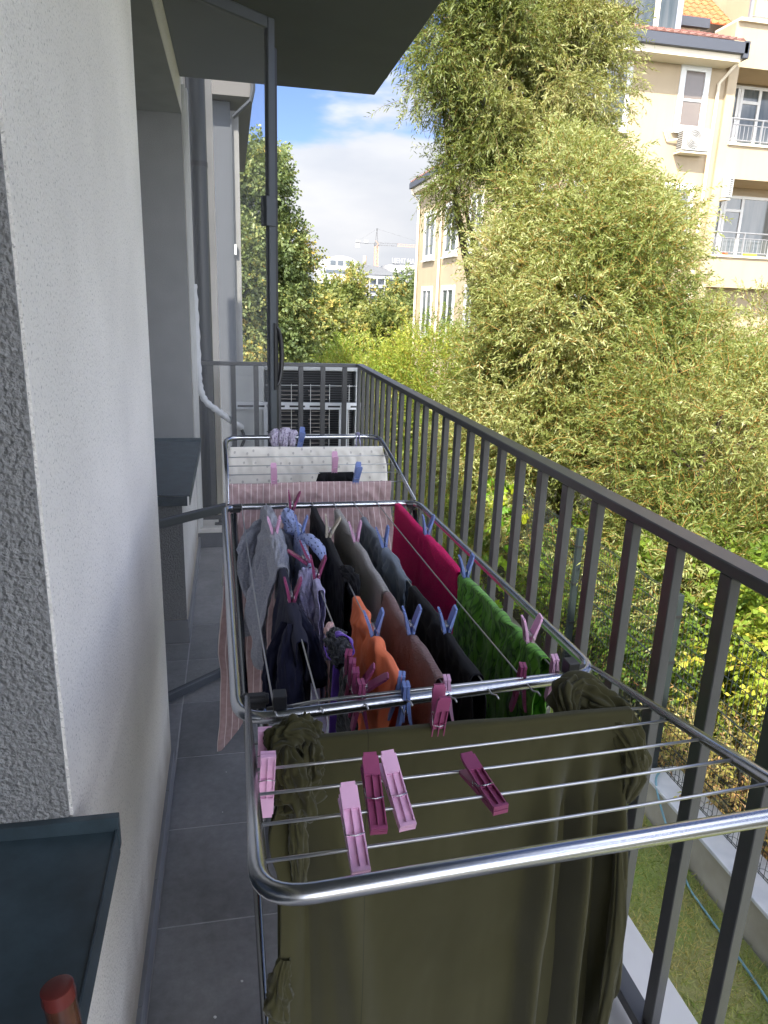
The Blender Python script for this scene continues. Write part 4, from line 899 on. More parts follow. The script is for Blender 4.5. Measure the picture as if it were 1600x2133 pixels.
# ------------------------------------------------------------------ vegetation
def n3(p, f, s):
    return (np.sin(p[..., 0]*f+s)*np.cos(p[..., 1]*f*1.13+s*2)+np.sin(p[..., 1]*f*.91+s*3+p[..., 2]*f*.7)*np.cos(p[..., 2]*f*1.21-s)+np.sin((p[..., 0]+p[..., 2])*f*1.9+s*5)*.5)/2.5
def crown(name, mat, parent, blobs, L=.066, W=.0165, T=.40, nl=16, droop=.35, up=.35, out=.7, rough=.5, gap=-.25, gf=2.2, inner=.55, seed=1, spread=.9, tone=0, groundz=GZ, stems=True, shape='narrow'):
    rg = np.random.default_rng(seed); Vs = []; Rs = []
    big = []
    for (c, r, n) in blobs:                                        # every mass carries smaller uneven masses on its surface
        big.append((c, tuple(q*.90 for q in r), int(n*.62)))
        for q in range(9):
            uu = nrm(rg.normal(0, 1, 3)); f = rg.uniform(.26, .48)
            big.append((tuple(np.array(c)+uu*np.array(r)*.82), tuple(x*f for x in r), int(n*.38/9*2.6*f)))
    for (c, r, n) in big:
        u = nrm(rg.normal(0, 1, (n*2, 3))); rho = inner+(1.02-inner)*rg.uniform(0, 1, n*2)**.55
        c = np.array(c); r = np.array(r); lump = 1+.16*n3(u*3, 1.4, seed*1.7+c[0])
        p = c+u*r*(rho*lump)[:, None]
        keep = (n3(p, gf, seed) > gap+rg.normal(0, .12, n*2)) & (p[:, 2] > groundz-.1)
        p = p[keep][:n]; u = u[keep][:n]; k = len(p)
        d = nrm(u*out+np.array([0, 0, up])+rg.normal(0, rough, (k, 3)))
        tl = T*rg.uniform(.6, 1.25, k); side = nrm(np.cross(d, rg.normal(0, 1, (k, 3))))
        s = (np.arange(nl)+1.0)/nl
        base = p[:, None]+d[:, None]*(tl[:, None]*s)[..., None]; base[..., 2] -= droop*(tl[:, None]*s**2)
        tg = nrm(d[:, None]-np.array([0, 0, 2*droop])*s[None, :, None])
        sg = np.where(np.arange(nl) % 2 == 0, 1, -1)[None, :, None]
        sv = nrm(side[:, None]*sg+rg.normal(0, .45, (k, nl, 3)))
        ld = nrm(tg+sv*spread); wv = nrm(np.cross(ld, rg.normal(0, 1, (k, nl, 3))))
        ll = L*rg.uniform(.65, 1.25, (k, nl))[..., None]; ww = W*rg.uniform(.8, 1.2, (k, nl))[..., None]
        tip = base+ld*ll-np.array([0, 0, 1])*ll*.12
        mid = base+ld*ll*(.42 if shape == 'narrow' else .5)
        V = np.stack([base, mid+wv*ww*.5, tip, mid-wv*ww*.5], 2).reshape(-1, 4, 3)
        tr_ = np.clip(.45+.55*n3(p, 1.3, seed+3)+tone+rg.normal(0, .10, k), .02, .9)
        R = np.clip(tr_[:, None]+rg.normal(0, .13, (k, nl)), 0, .93).reshape(-1)
        Vs.append(V); Rs.append(R)
        if stems:
            e = p+d*tl[:, None]; e[:, 2] -= droop*tl; mpt = p+d*tl[:, None]*.5; mpt[:, 2] -= droop*tl*.25
            wv2 = nrm(np.cross(d, rg.normal(0, 1, (k, 3))))*.0026
            Vs.append(np.stack([p-wv2, p+wv2, mpt+wv2*.8, mpt-wv2*.8], 1)); Rs.append(np.full(k, 1.0))
            Vs.append(np.stack([mpt-wv2*.8, mpt+wv2*.8, e+wv2*.4, e-wv2*.4], 1)); Rs.append(np.full(k, 1.0))
    o = quads(name, np.concatenate(Vs), mat, parent, np.concatenate(Rs)); o['kind'] = 'stuff'; return o
bark = pm('brown_bark', (.10, .075, .05), .95, col2=(.05, .04, .03), vscale=12, bump=.9, bscale=20, bdist=.03)
def limbs(parent, base, tops, r0=.12, seed=1):
    rg = random.Random(seed); b = Vector(base)
    fork = b+Vector((rg.uniform(-.1, .1), rg.uniform(-.1, .1), (min(t[2] for t in tops)-base[2])*.45))
    MB().tube(smooth_path([b, b.lerp(fork, .5)+Vector((.05, .03, 0)), fork], 4), list(np.linspace(r0, r0*.75, 9)), 10).obj('trunk', bark, parent, smooth=True)
    for t in tops:
        t = Vector(t); mid = fork.lerp(t, .5)+Vector((rg.uniform(-.2, .2), rg.uniform(-.2, .2), .15))
        MB().tube(smooth_path([fork-Vector((0, 0, .05)), mid, t], 5), list(np.linspace(r0*.6, r0*.10, 11)), 8).obj('limb', bark, parent, smooth=True)
willow_m = leafmat('willow_leaf', [(0, (0.101, 0.143, 0.030)), (.35, (0.209, 0.243, 0.063)), (.7, (0.352, 0.375, 0.147)), (.93, (0.536, 0.536, 0.274)), (1, (0.436, 0.233, 0.069))], .35)
willow_g = leafmat('willow_leaf_fresh', [(0, (0.091, 0.170, 0.020)), (.4, (0.200, 0.278, 0.036)), (.75, (0.325, 0.389, 0.069)), (.93, (0.554, 0.540, 0.097)), (1, (0.400, 0.236, 0.056))], .36)
willow_t = leafmat('willow_leaf_upper', [(0, (0.077, 0.106, 0.023)), (.4, (0.147, 0.178, 0.042)), (.75, (0.244, 0.258, 0.083)), (.93, (0.354, 0.346, 0.139)), (1, (0.222, 0.126, 0.042))], .35)
lime_m = leafmat('lime_bush_leaf', [(0, (0.083, 0.150, 0.021)), (.4, (0.175, 0.261, 0.033)), (.75, (0.335, 0.411, 0.052)), (.93, (0.640, 0.575, 0.089)), (1, (0.335, 0.179, 0.089))], .4)
dry_m = leafmat('dry_undergrowth_leaf', [(0, (0.184, 0.122, 0.061)), (.35, (0.347, 0.174, 0.091)), (.65, (0.490, 0.306, 0.122)), (.9, (0.326, 0.347, 0.082)), (1, (0.449, 0.306, 0.184))], .25)
vine_m = leafmat('vine_leaf', [(0, (.10, .24, .018)), (.5, (.18, .36, .02)), (.9, (.42, .48, .03)), (1, (.4, .4, .05))], .45)

tA = thing('willow_tree', 'large silvery willow with dense rounded crown in the middle of the view', 'tree', (4.7, 9.3, GZ))
limbs(tA, (4.75, 9.4, GZ), [(4.2, 9.2, 2.6), (4.9, 9.6, 3.2), (5.6, 9.5, 1.6), (3.6, 9.3, 1.6), (4.35, 9.0, 1.0)], .16, 3)
crown('crown', willow_m, tA, [((4.65, 9.4, 1.25), (1.5, 1.4, 1.75), 8600), ((3.75, 9.5, 1.5), (.5, .6, .7), 600), ((4.55, 9.7, 2.75), (.95, 1.0, .9), 2400), ((5.35, 9.7, 2.45), (.75, .8, .8), 1700), ((4.7, 9.2, -.7), (1.9, 1.7, 1.6), 5200), ((3.95, 9.3, .35), (.85, 1.0, 1.1), 1900), ((3.9, 10.0, -.6), (1.1, 1.0, 1.4), 1900), ((5.9, 9.0, .2), (1.2, 1.1, 1.3), 1500), ((5.75, 9.6, 1.1), (.9, 1.0, 1.3), 1300)], seed=11, gap=-.30, up=.45, droop=.30)
tB = thing('tall_tree', 'tall loose willow behind, its upper branches hanging before the cream building', 'tree', (4.6, 12.4, GZ))
limbs(tB, (4.7, 12.5, GZ), [(4.3, 12.3, 7.0), (5.2, 12.3, 6.2), (3.2, 12.1, 5.0), (5.9, 12.4, 4.8), (4.0, 12.4, 5.6), (3.6, 12.0, 3.4)], .17, 5)
crown('crown', willow_t, tB, [((4.35, 12.2, 6.6), (1.5, 1.3, 1.3), 3600), ((4.5, 12.2, 5.0), (1.35, 1.3, 1.2), 3300), ((3.2, 12.0, 5.1), (.55, .6, .75), 600), ((3.45, 12.0, 6.1), (.7, .7, .8), 600), ((5.5, 12.3, 5.8), (.75, .7, 1.0), 800), ((4.3, 12.2, 4.0), (.8, .8, .9), 1300), ((5.2, 12.0, 4.7), (1.0, .8, .95), 1300), ((3.75, 12.0, 3.5), (.6, .6, .8), 420), ((5.5, 12.3, 6.7), (.8, .8, .9), 700), ((5.6, 12.3, 4.0), (.7, .8, 1.0), 900), ((3.45, 12.1, 3.3), (.32, .4, .5), 90), ((2.75, 11.9, 4.6), (.30, .3, .30), 60)],
      seed=23, gap=.06, up=-.05, droop=.32, T=.40, L=.080, W=.0185, gf=2.0, inner=.3)
tC = thing('willow_shrub', 'broad willow shrub on the right beneath the balconies', 'shrub', (5.6, 7, GZ))
limbs(tC, (5.6, 7.2, GZ), [(5.2, 6.9, .6), (6.2, 7.3, .7), (4.7, 7.0, .1)], .10, 8)
crown('crown', willow_m, tC, [((5.5, 7.3, -.1), (1.45, 1.4, 1.45), 3800), ((6.7, 7.4, .0), (1.4, 1.4, 1.45), 2400), ((4.9, 6.6, -1.2), (1.1, 1.2, 1.1), 1800), ((7.6, 9.5, .4), (1.7, 1.5, 1.5), 1300)], seed=31, gap=-.32, up=.5, droop=.25)
tD = thing('willow_thicket', 'sunlit willow thicket beyond the far railing corner', 'shrub', (2.4, 12, GZ))
limbs(tD, (2.6, 12, GZ), [(2.2, 12, .4), (3.0, 12, .7)], .08, 9)
crown('crown', willow_g, tD, [((2.3, 12.2, -.45), (1.35, 1.3, 1.35), 2600), ((3.35, 11.6, -.1), (1.2, 1.2, 1.35), 2300), ((2.9, 10.2, -1.5), (1.3, 1.2, 1.15), 1900), ((3.9, 13.6, .0), (1.2, 1.1, 1.4), 1100)], seed=37, gap=-.32, up=.5, droop=.2)
tE = thing('young_willow', 'small grey green willow standing at the left of the thicket by the air conditioner', 'shrub', (1.1, 10.5, GZ))
limbs(tE, (1.15, 10.6, GZ), [(1.0, 10.5, .3), (1.35, 10.6, .2)], .06, 10)
crown('crown', willow_m, tE, [((1.15, 10.6, -.65), (.75, .8, 1.05), 1100), ((1.75, 11.2, -.6), (.8, .8, .95), 900)], seed=41, up=.8, droop=.1, tone=.12)
for i, (nm, lab, c, r, nn, mt, kw) in enumerate([
    ('leafy_bush', 'yellow green broad leaved bush behind the fence at the right edge', (5.3, 4.7, -1.05), (1.25, 1.2, 1.15), 2300, lime_m, dict(L=.075, W=.042)),
    ('leafy_bush', 'bright green bush behind the fence between two fence posts', (4.75, 6.1, -1.55), (1.0, 1.1, 1.0), 1700, lime_m, dict(L=.065, W=.036, tone=-.1)),
    ('leafy_bush', 'low green bush by the fence below the hanging green shirt', (4.45, 7.8, -1.8), (.8, 1.2, .9), 1200, lime_m, dict(L=.06, W=.034, tone=-.2)),
    ('dry_shrub', 'reddish brown dry shrub low behind the fence at the right', (4.45, 3.3, -2.05), (.65, 1.1, .62), 1100, dry_m, dict(L=.055, W=.022)),
    ('dry_shrub', 'dry yellowish undergrowth behind the fence below the bushes', (4.3, 4.7, -2.25), (.6, 1.1, .45), 900, dry_m, dict(L=.05, W=.018, tone=.25)),
    ('leafy_bush', 'dark green bush beyond the fence at the right frame edge', (6.3, 3.2, -1.3), (1.4, 1.3, 1.2), 1800, lime_m, dict(L=.075, W=.04, tone=-.1))]):
    t = thing(nm, lab, 'shrub', (c[0], c[1], GZ))
    limbs(t, (c[0], c[1], GZ), [(c[0]-.3, c[1], c[2]+.3), (c[0]+.3, c[1]+.2, c[2]+.4)], .035, i)
    k2 = dict(T=.30, nl=10, droop=.25, up=.4, gap=-.30, gf=3.0, spread=1.0, seed=50+i, shape='broad'); k2.update(kw)
    crown('crown', mt, t, [(c, r, nn)], **k2)
# bright vine on the fence: every leaf its own piece
vn = thing('climbing_vine', 'bright lime green vine with lobed leaves climbing at the fence', 'vine', (3.5, 8.9, GZ))
MB().tube(smooth_path([(3.50, 9.0, GZ), (3.48, 8.9, -2.0), (3.52, 8.8, -1.4), (3.45, 8.9, -.75)]), .012, 6).obj('stem', bark, vn, smooth=True)
def vleaf():
    pts = []; 
    for k in range(11):
        a = -pi/2+2*pi*k/11; rr = 1.0 if k % 2 == 0 else .62
        pts.append((rr*cos(a), rr*sin(a)+.5, .10*cos(3*a)))
    pts.append((0, .45, .12)); m = MB(); m.add(pts, [(k, (k+1) % 11, 11) for k in range(11)])
    return m.mesh('leaf')
vms = []
for j in range(4):
    me = vleaf(); a = me.attributes.new('rnd', 'FLOAT', 'FACE'); a.data.foreach_set('value', [.15+.25*j]*11); me.materials.append(vine_m); vms.append(me)
rv = random.Random(4)
for i in range(150):
    s = rv.uniform(.045, .085); z = rv.uniform(-2.45, -.70); y = 8.9+rv.gauss(0, .33)*(1.3-(z+2.5)/3)
    o = bpy.data.objects.new('leaf', vms[rv.randrange(4)]); COL.objects.link(o); o.parent = vn
    o.location = Vector((3.46+rv.uniform(-.10, .16), y, z))-vn.location; o.scale = (s, s, s); o.rotation_euler = (rv.uniform(1.0, 1.9), rv.uniform(-.5, .5), rv.uniform(-1.6, .2))

# farther trees
far_g = leafmat('far_tree_leaf', [(0, (0.068, 0.099, 0.035)), (.45, (0.145, 0.190, 0.064)), (.8, (0.252, 0.266, 0.086)), (.93, (0.540, 0.381, 0.086)), (1, (0.097, 0.076, 0.064))], .25)
far_y = leafmat('autumn_tree_leaf', [(0, (0.088, 0.125, 0.031)), (.45, (0.162, 0.192, 0.050)), (.8, (0.260, 0.266, 0.072)), (.93, (0.424, 0.325, 0.086)), (1, (0.062, 0.059, 0.043))], .3)
FK = dict(L=.15, W=.10, T=.7, nl=13, droop=.15, up=.3, gf=.75, stems=False, spread=1.2, shape='broad')
t = thing('poplar_tree', 'tall dark green tree with yellow tints seen past the screen door', 'tree', (1.6, 30, GZ))
limbs(t, (1.6, 30.3, GZ), [(1.2, 30, 6), (2.0, 30, 5), (2.4, 30, 3)], .3, 21)
crown('crown', far_g, t, [((1.1, 30, 5.2), (1.25, 1.5, 1.75), 1100), ((1.3, 30, 2.2), (1.7, 1.8, 2.3), 1500), ((.4, 29.5, 3.0), (1.2, 1.4, 2.6), 800), ((1.3, 29.7, -.6), (1.9, 1.7, 2.0), 1600), ((2.15, 30, 3.5), (.85, .9, 1.25), 520), ((2.4, 29.8, .9), (1.0, 1.0, 1.6), 700)], seed=61, gap=-.18, groundz=GZ, inner=.3, **FK)
for lab, c, r, nn, mt, sd in [
    ('yellowing tree right of the poplar in the distance', (6.3, 52, -.5), (1.7, 2.0, 3.3), 1500, far_y, 3), ('olive green distant tree before the arched white building', (9.5, 62, .5), (1.9, 2.2, 3.2), 1300, far_y, 4),
    ('round green distant tree next to the cream building edge', (14.2, 62, .0), (1.9, 2.2, 3.2), 1300, far_g, 5), ('low ochre tree behind the thicket', (4.6, 44, -.7), (2.2, 2, 2.4), 900, far_y, 6),
    ('green tree mass behind the willow thicket', (9.6, 50, -1.6), (3.8, 2.5, 2.6), 1500, far_y, 7), ('dark tree far behind the grey house corner', (-1.5, 44, 1.5), (3.2, 3, 4.0), 900, far_g, 8)]:
    t = thing('distant_tree', lab, 'tree', (c[0], c[1], GZ))
    limbs(t, (c[0], c[1], GZ), [(c[0]-.6, c[1], c[2]+1), (c[0]+.7, c[1], c[2]+1.4)], .2, sd)
    kk = dict(FK); kk.update(L=.24, W=.16, T=1.0, gf=.5); crown('crown', mt, t, [(c, r, nn)], seed=70+sd, gap=-.22, inner=.35, tone=(.1 if mt is far_y else .05), **kk)

# ------------------------------------------------------------------ cream apartment block
def streaks(t, vec, cin, col):
    N = t.nodes; L = t.links; mp = N.new('ShaderNodeMapping'); mp.inputs['Scale'].default_value = (2.2, 2.2, .16); L.new(vec, mp.inputs[0])
    n = N.new('ShaderNodeTexNoise'); n.inputs['Scale'].default_value = 1.6; n.inputs['Detail'].default_value = 6; n.inputs['Roughness'].default_value = .65; L.new(mp.outputs[0], n.inputs['Vector'])
    r = N.new('ShaderNodeMapRange'); r.inputs[1].default_value = .48; r.inputs[2].default_value = .72; r.inputs[3].default_value = 0; r.inputs[4].default_value = .38; L.new(n.outputs[0], r.inputs[0])
    m = N.new('ShaderNodeMixRGB'); L.new(r.outputs[0], m.inputs[0]); L.new(cin, m.inputs[1]); m.inputs[2].default_value = (.33, .26, .17, 1); return m.outputs[0]
cream = pm('cream_render', (0.405, 0.320, 0.211), .9, bump=.15, bscale=40, var=.05, vscale=.7, pattern=streaks)
creamw = pm('cream_trim', (.70, .62, .48), .8)
wframe = pm('white_window_frame', (.62, .62, .60), .4)
brail = pm('balcony_rail_grey', (.22, .22, .225), .45)
winglass = pm('curtained_glass', (.05, .065, .07), .08, spec=.8, col2=(.11, .12, .12), vscale=2.2, stretch=(2.5, 2.5, .35))
brown_glass = pm('screened_window_glass', (.15, .12, .10), .2, spec=.6, col2=(.10, .08, .07), vscale=.8)
gutter = pm('dark_gutter', (.055, .06, .075), .5)
tile_r = pm('brown_red_roof_tile', (.25, .12, .09), .8, col2=(.17, .08, .07), vscale=5)
tile_o = pm('orange_roof_tile', (.62, .17, .06), .75, col2=(.50, .12, .05), vscale=5)
dorm = pm('grey_dormer_metal', (.26, .27, .31), .6)
ap = thing('cream_apartment_block', 'cream apartment building with white windows behind the willows', 'building', (7, 20, GZ))
def quad(m, pts): return m.add(pts, [tuple(range(len(pts)))])
m = MB(); m.box(7.0, 13.40, 20.0, 25.0, GZ, 8.10); m.box(7.0, 13.40, 25.001, 28.2, GZ, 5.70); m.box(13.4005, 13.68, 19.90, 25, GZ, 9.05)
m.box(13.681, 19, 19.90, 21.2, 8.00, 9.05); m.box(13.681, 19, 19.90, 21.2, 5.23, 6.13); m.box(13.681, 19, 19.90, 21.2, 2.30, 3.18); m.box(13.681, 19, 21.201, 25, 2.3, 9.05)
m.box(13.9, 19, 20.6, 21.2, GZ, 2.299); m.box(17.2, 19, 19.901, 21.2, 3.181, 5.229); m.box(17.2, 19, 19.901, 21.2, 6.131, 7.999); m.box(14.6, 19, 20.9, 25, 9.051, 13)
m.obj('wall', cream, ap)
MB().box(6.72, 7.0, 19.36, 28.45, 5.42, 5.62).box(6.6, 13.30, 19.36, 19.999, 7.93, 8.11).box(6.6, 6.999, 20.0, 25.4, 7.93, 8.11).obj('eave_soffit', creamw, ap)
MB().box(6.62, 6.735, 20.1, 28.5, 5.60, 5.80).box(6.5, 13.42, 19.24, 19.37, 8.10, 8.37).box(6.48, 6.60, 19.24, 25.45, 8.10, 8.37).box(13.30, 13.46, 19.24, 19.9, 8.00, 8.40).obj('gutter', gutter, ap, bevel=.01)
# roofs with real tile rows
def tile_roof(name, o, ux, uy, nx, ny, tw, tl, mat, parent):
    """o origin at the eave, ux along the eave, uy up the slope"""
    o = Vector(o); ux = Vector(ux).normalized(); uy = Vector(uy).normalized(); n = ux.cross(uy); n = n if n.z > 0 else -n; m = MB()
    m.add([o, o+ux*nx*tw, o+ux*nx*tw+uy*ny*tl, o+uy*ny*tl], [(0,1,2,3)])
    for j in range(ny):
        for i in range(nx):
            a = o+ux*(i*tw)+uy*(j*tl)
            m.add([a+n*.02, a+ux*tw*.35+n*.07, a+ux*tw*.7+n*.02, a+ux*tw*.98+n*.015, a+uy*tl*1.08+n*.005, a+ux*tw*.35+uy*tl*1.08+n*.045, a+ux*tw*.7+uy*tl*1.08+n*.005, a+ux*tw*.98+uy*tl*1.08+n*.004, a, a+ux*tw*.98],
                  [(0,1,5,4),(1,2,6,5),(2,3,7,6),(8,9,3,2,1,0)])
    ob = m.obj(name, mat, parent); ob['kind'] = 'stuff'; return ob
tile_roof('roof_tiles', (6.5, 19.30, 8.40), (1, 0, 0), (0, 1, .38), 30, 9, .23, .32, tile_r, ap)
tile_roof('roof_tiles', (6.66, 20.05, 5.80), (0, 1, 0), (1, 0, .5), 36, 9, .235, .32, tile_r, ap)
tile_roof('roof_tiles', (12.4, 21.6, 9.55), (1, 0, 0), (0, 1, .8), 9, 6, .24, .32, tile_o, ap)
MB().box(12.25, 13.6, 21.45, 21.6, 9.38, 9.62).box(12.30, 12.42, 21.5, 21.6, 8.9, 9.38).obj('upper_gutter', gutter, ap)
MB().box(12.4, 13.4, 21.6, 24, 8.6, 9.5).box(9.0, 10.75, 20.9, 24, 8.5, 9.25).obj('upper_wall', cream, ap)
MB().box(8.9, 10.8, 20.4, 20.95, 9.25, 9.50).obj('upper_gutter', gutter, ap)
d_ = MB().box(10.80, 12.22, 20.62, 24, 8.6, 10.6).obj('dormer', dorm, ap, bevel=.02)
MB().box(10.88, 11.36, 20.60, 20.619, 8.86, 10.2).box(11.50, 12.02, 20.60, 20.619, 8.86, 10.2).obj('dormer_glass', winglass, d_)
MB().box(11.36, 11.50, 20.58, 20.599, 8.82, 10.2).obj('dormer_post', creamw, d_)
def bwin(x0, x1, z0, z1, y=20.0, nx=1, glass=winglass, axis='y', tw=.10, shut=True, mulls=(), rails=()):
    """window on the wall plane, with a proud white surround"""
    f = MB(); D = .045
    def bx(m, a0, a1, c0, c1, d0, d1):
        if axis == 'y': m.box(a0, a1, y-d1, y-d0, c0, c1)
        else: m.box(y-d1, y-d0, a0, a1, c0, c1)
    bx(f, x0-tw, x0+.06, z0-tw, z1+tw, 0, D); bx(f, x1-.06, x1+tw, z0-tw, z1+tw, 0, D); bx(f, x0+.06, x1-.06, z1-.06, z1+tw, 0, D); bx(f, x0+.06, x1-.06, z0-tw, z0+.06, 0, D)
    for mm in mulls: bx(f, mm-.04, mm+.04, z0+.06, z1-.06, 0, D-.005)
    for mm in rails: bx(f, x0+.06, x1-.06, mm-.03, mm+.03, .001, D-.01)
    fo = f.obj('window', wframe, ap, bevel=.006)
    g = MB(); bx(g, x0+.061, x1-.061, z0+.061, z1-.061, .002, .012); g.obj('pane', glass, fo)
    s = MB(); bx(s, x0-tw-.04, x1+tw+.04, z0-tw-.05, z0-tw, 0, .10); s.obj('sill', wframe, fo)
    return fo
bwin(12.10, 12.80, 6.42, 7.86, glass=brown_glass, rails=(7.1,))
bwin(12.06, 12.80, 3.45, 4.92)
bwin(9.1, 10.5, 6.30, 7.74, mulls=(9.8,)); bwin(9.1, 10.5, 3.35, 4.80, mulls=(9.8,)); bwin(7.6, 8.3, 6.3, 7.74); bwin(7.6, 8.3, 3.35, 4.8); bwin(9.1, 10.5, .4, 1.85, mulls=(9.8,))
for (a, b) in ((25.9, 27.2), (23.2, 24.5), (20.9, 21.9)):
    bwin(a, b, 3.14, 4.58, y=7.0, axis='x', mulls=((a+b)/2,)); bwin(a, b, .45, 2.04, y=7.0, axis='x', mulls=((a+b)/2,))
    if b < 25: bwin(a, b, 6.2, 7.5, y=7.0, axis='x')
# loggia glazing and railings
for z0 in (3.20, 6.14):
    yb = 21.2
    fr = MB()
    for x in (13.82, 14.62, 14.72, 15.32, 16.5): fr.box(x, x+.09, yb-.06, yb-.001, z0+.02, z0+1.80)
    fr.box(13.911, 16.5, yb-.058, yb-.001, z0+1.72, z0+1.80); fr.box(14.811, 15.32, yb-.058, yb-.001, z0+1.34, z0+1.42)
    fo = fr.obj('balcony_window', wframe, ap)
    MB().box(13.9, 14.65, yb-.03, yb-.02, z0+.03, z0+1.72).box(14.8, 15.33, yb-.03, yb-.02, z0+.03, z0+1.72).box(15.41, 16.5, yb-.03, yb-.02, z0+.03, z0+1.72).obj('pane', winglass, fo)
    rl = MB(); rl.tube([(13.69, 19.93, z0+.62), (17.2, 19.93, z0+.62)], .022, 6); rl.tube([(13.69, 19.93, z0+.08), (17.2, 19.93, z0+.08)], .018, 6); rl.tube([(13.69, 19.93, z0+.47), (17.2, 19.93, z0+.47)], .014, 6)
    ro = rl.obj('balcony_rail', brail, ap)
    bb = MB()
    for i in range(26): x = 13.76+i*.13; bb.tube([(x, 19.93, z0+.08), (x, 19.93, z0+.47)], .009, 4, cap=False)
    for x in (13.71, 14.7, 15.7, 16.8): bb.box(x-.018, x+.018, 19.91, 19.95, z0+.0, z0+.62)
    bb.obj('rail_bar', brail, ro)
    MB().box(13.66, 17.25, 19.84, 19.899, z0-.06, z0-.001).obj('slab_edge', creamw, ap)
MB().box(13.44, 19, 19.80, 20.9, 9.051, 9.13).obj('balcony_coping', creamw, ap)
tr_ = MB(); tr_.tube([(13.75, 19.86, 9.62), (19, 19.86, 9.62)], .022, 6); tr_.tube([(13.75, 19.86, 9.2), (19, 19.86, 9.2)], .016, 6)
for i in range(24): tr_.tube([(13.75+i*.14, 19.86, 9.2), (13.75+i*.14, 19.86, 9.62)], .010, 4, cap=False)
tr_.box(13.70, 13.78, 19.82, 19.90, 9.13, 9.8); tr_.obj('balcony_rail', brail, ap)
MB().tube([(13.36, 19.32, 8.08), (13.32, 19.5, 7.95), (13.16, 19.93, 7.55), (13.16, 19.93, GZ)], .045, 10).obj('downpipe', creamw, ap, smooth='auto')
MB().tube([(6.68, 28.3, 5.6), (6.72, 28.32, 5.45), (6.93, 28.1, 5.15), (6.93, 28.1, GZ)], .045, 8).obj('downpipe', creamw, ap, smooth='auto')
MB().tube([(6.69, 25.0, 5.6), (6.72, 25.0, 5.4), (6.93, 24.95, 5.1), (6.93, 24.95, GZ)], .045, 8).obj('downpipe', creamw, ap, smooth='auto')
# wall-hung air conditioners on that block
acw = pm('weathered_white_casing', (.46, .45, .42), .5)
u = thing('wall_air_conditioner', 'white air conditioner with round fan grille hung on the cream wall under a window', 'air conditioner', (12.5, 19.6, 5.9))
MB().box(12.12, 12.92, 19.62, 19.93, 5.80, 6.36).obj('casing', acw, u, bevel=.015)
fan = MB()
for r in (.06, .10, .14, .18, .22): fan.tube([(12.44+r*cos(a), 19.605, 6.08+r*sin(a)) for a in np.linspace(0, 2*pi, 24, endpoint=False)], .007, 4, closed=True)
fan.lathe((12.44, 19.60, 6.08), (0, 1, 0), [(0, .05), (.02, .05)], 14); fan.obj('fan_grille', acw, u)
MB().lathe((12.44, 19.612, 6.08), (0, 1, 0), [(0, .235), (.01, .235)], 24).obj('fan_shadow_disc', pm('fan_shade', (.20, .19, .18), .6), u)  # flat dark disc paints in the shade behind the fan grille
s = MB()
for i in range(8): s.box(12.112, 12.119, 19.66, 19.9, 5.86+i*.055, 5.88+i*.055)
s.obj('side_louvre', black_pl, u)
MB().box(12.10, 12.94, 19.64, 20.0, 5.74, 5.78).tube([(12.12, 19.9, 6.1), (11.85, 19.96, 6.05), (11.72, 19.97, 6.3)], .025, 6).obj('wall_arm', creamw, u)
u = thing('balcony_air_conditioner', 'narrow white louvred air conditioner mounted in the lower balcony opening', 'air conditioner', (13.78, 19.9, 4.7))
MB().box(13.70, 13.90, 19.66, 20.3, 4.70, 5.24).obj('casing', acw, u, bevel=.015)
s = MB()
for i in range(9): s.box(13.77, 13.86, 19.652, 19.659, 4.76+i*.05, 4.78+i*.05)
s.obj('side_louvre', black_pl, u); MB().box(13.70, 13.88, 19.7, 20.3, 4.64, 4.69).obj('shelf', creamw, u)
for x, c_, lab in ((14.85, (.75, .55, .05), 'yellow flower box on the lower balcony of the cream block'), (14.2, (.55, .14, .05), 'small orange flower pot on the lower balcony of the cream block')):
    pb = MB().box(x, x+(.42 if x > 14.5 else .1), 20.0, 20.16, 3.185, 3.29).obj('flower_box', pm('pot_%d' % int(x*10), c_, .6), bevel=.01); tag(pb, lab, 'flower box')

# ------------------------------------------------------------------ far skyline
whitew = pm('far_white_facade', (.36, .36, .36), .8); greyw = pm('far_grey_facade', (.24, .25, .26), .8); roofg = pm('far_grey_roof', (.15, .155, .165), .7); farglass = pm('far_window_band', (.07, .085, .10), .3)
fb = thing('arched_office_building', 'white office building with rounded arched roof on the skyline', 'building', (26, 180, GZ))
m = MB(); m.box(21.6, 30.4, 180, 200, GZ, 9.4)
arc = [(26+4.4*cos(a), 9.4+2.3*sin(a)) for a in np.linspace(0, pi, 15)]
m.add([(x, 180, z) for x, z in arc]+[(x, 200, z) for x, z in arc], [tuple(range(14, -1, -1)), tuple(range(15, 30))]+[(i, i+1, i+16, i+15) for i in range(14)]); m.obj('facade', whitew, fb)
w_ = MB(); 
for x in (23.4, 25.2, 27.0): w_.box(x, x+1.3, 179.9, 179.99, 9.55, 10.6)
w_.box(22.4, 29.6, 179.9, 179.99, 7.7, 8.5); w_.obj('window', farglass, fb)
fb = thing('terraced_office_building', 'long grey terraced building with curved roof below the crane', 'building', (34, 175, GZ))
m = MB(); m.box(28.5, 41.5, 182, 200, GZ, 7.8)
for i, z in enumerate((7.6, 5.5, 3.6, 1.6)): m.box(28.8, 41.8-i*.3, 180.9, 182.1, z-.75, z)
m.obj('facade', greyw, fb)
r_ = MB(); pr = [(29+12*t, 8.0+2.0*sin(pi*min(1, .25+t*.80))) for t in np.linspace(0, 1, 14)]
r_.add([(x, 181.5, z) for x, z in pr]+[(x, 199, z) for x, z in pr]+[(29, 181.5, 7.8), (41, 181.5, 7.8)], [(i, i+1, i+15, i+14) for i in range(13)]+[tuple([28]+list(range(13, -1, -1))[::-1]+[29])[:16]]); r_.obj('curved_roof', roofg, fb)
w_ = MB()
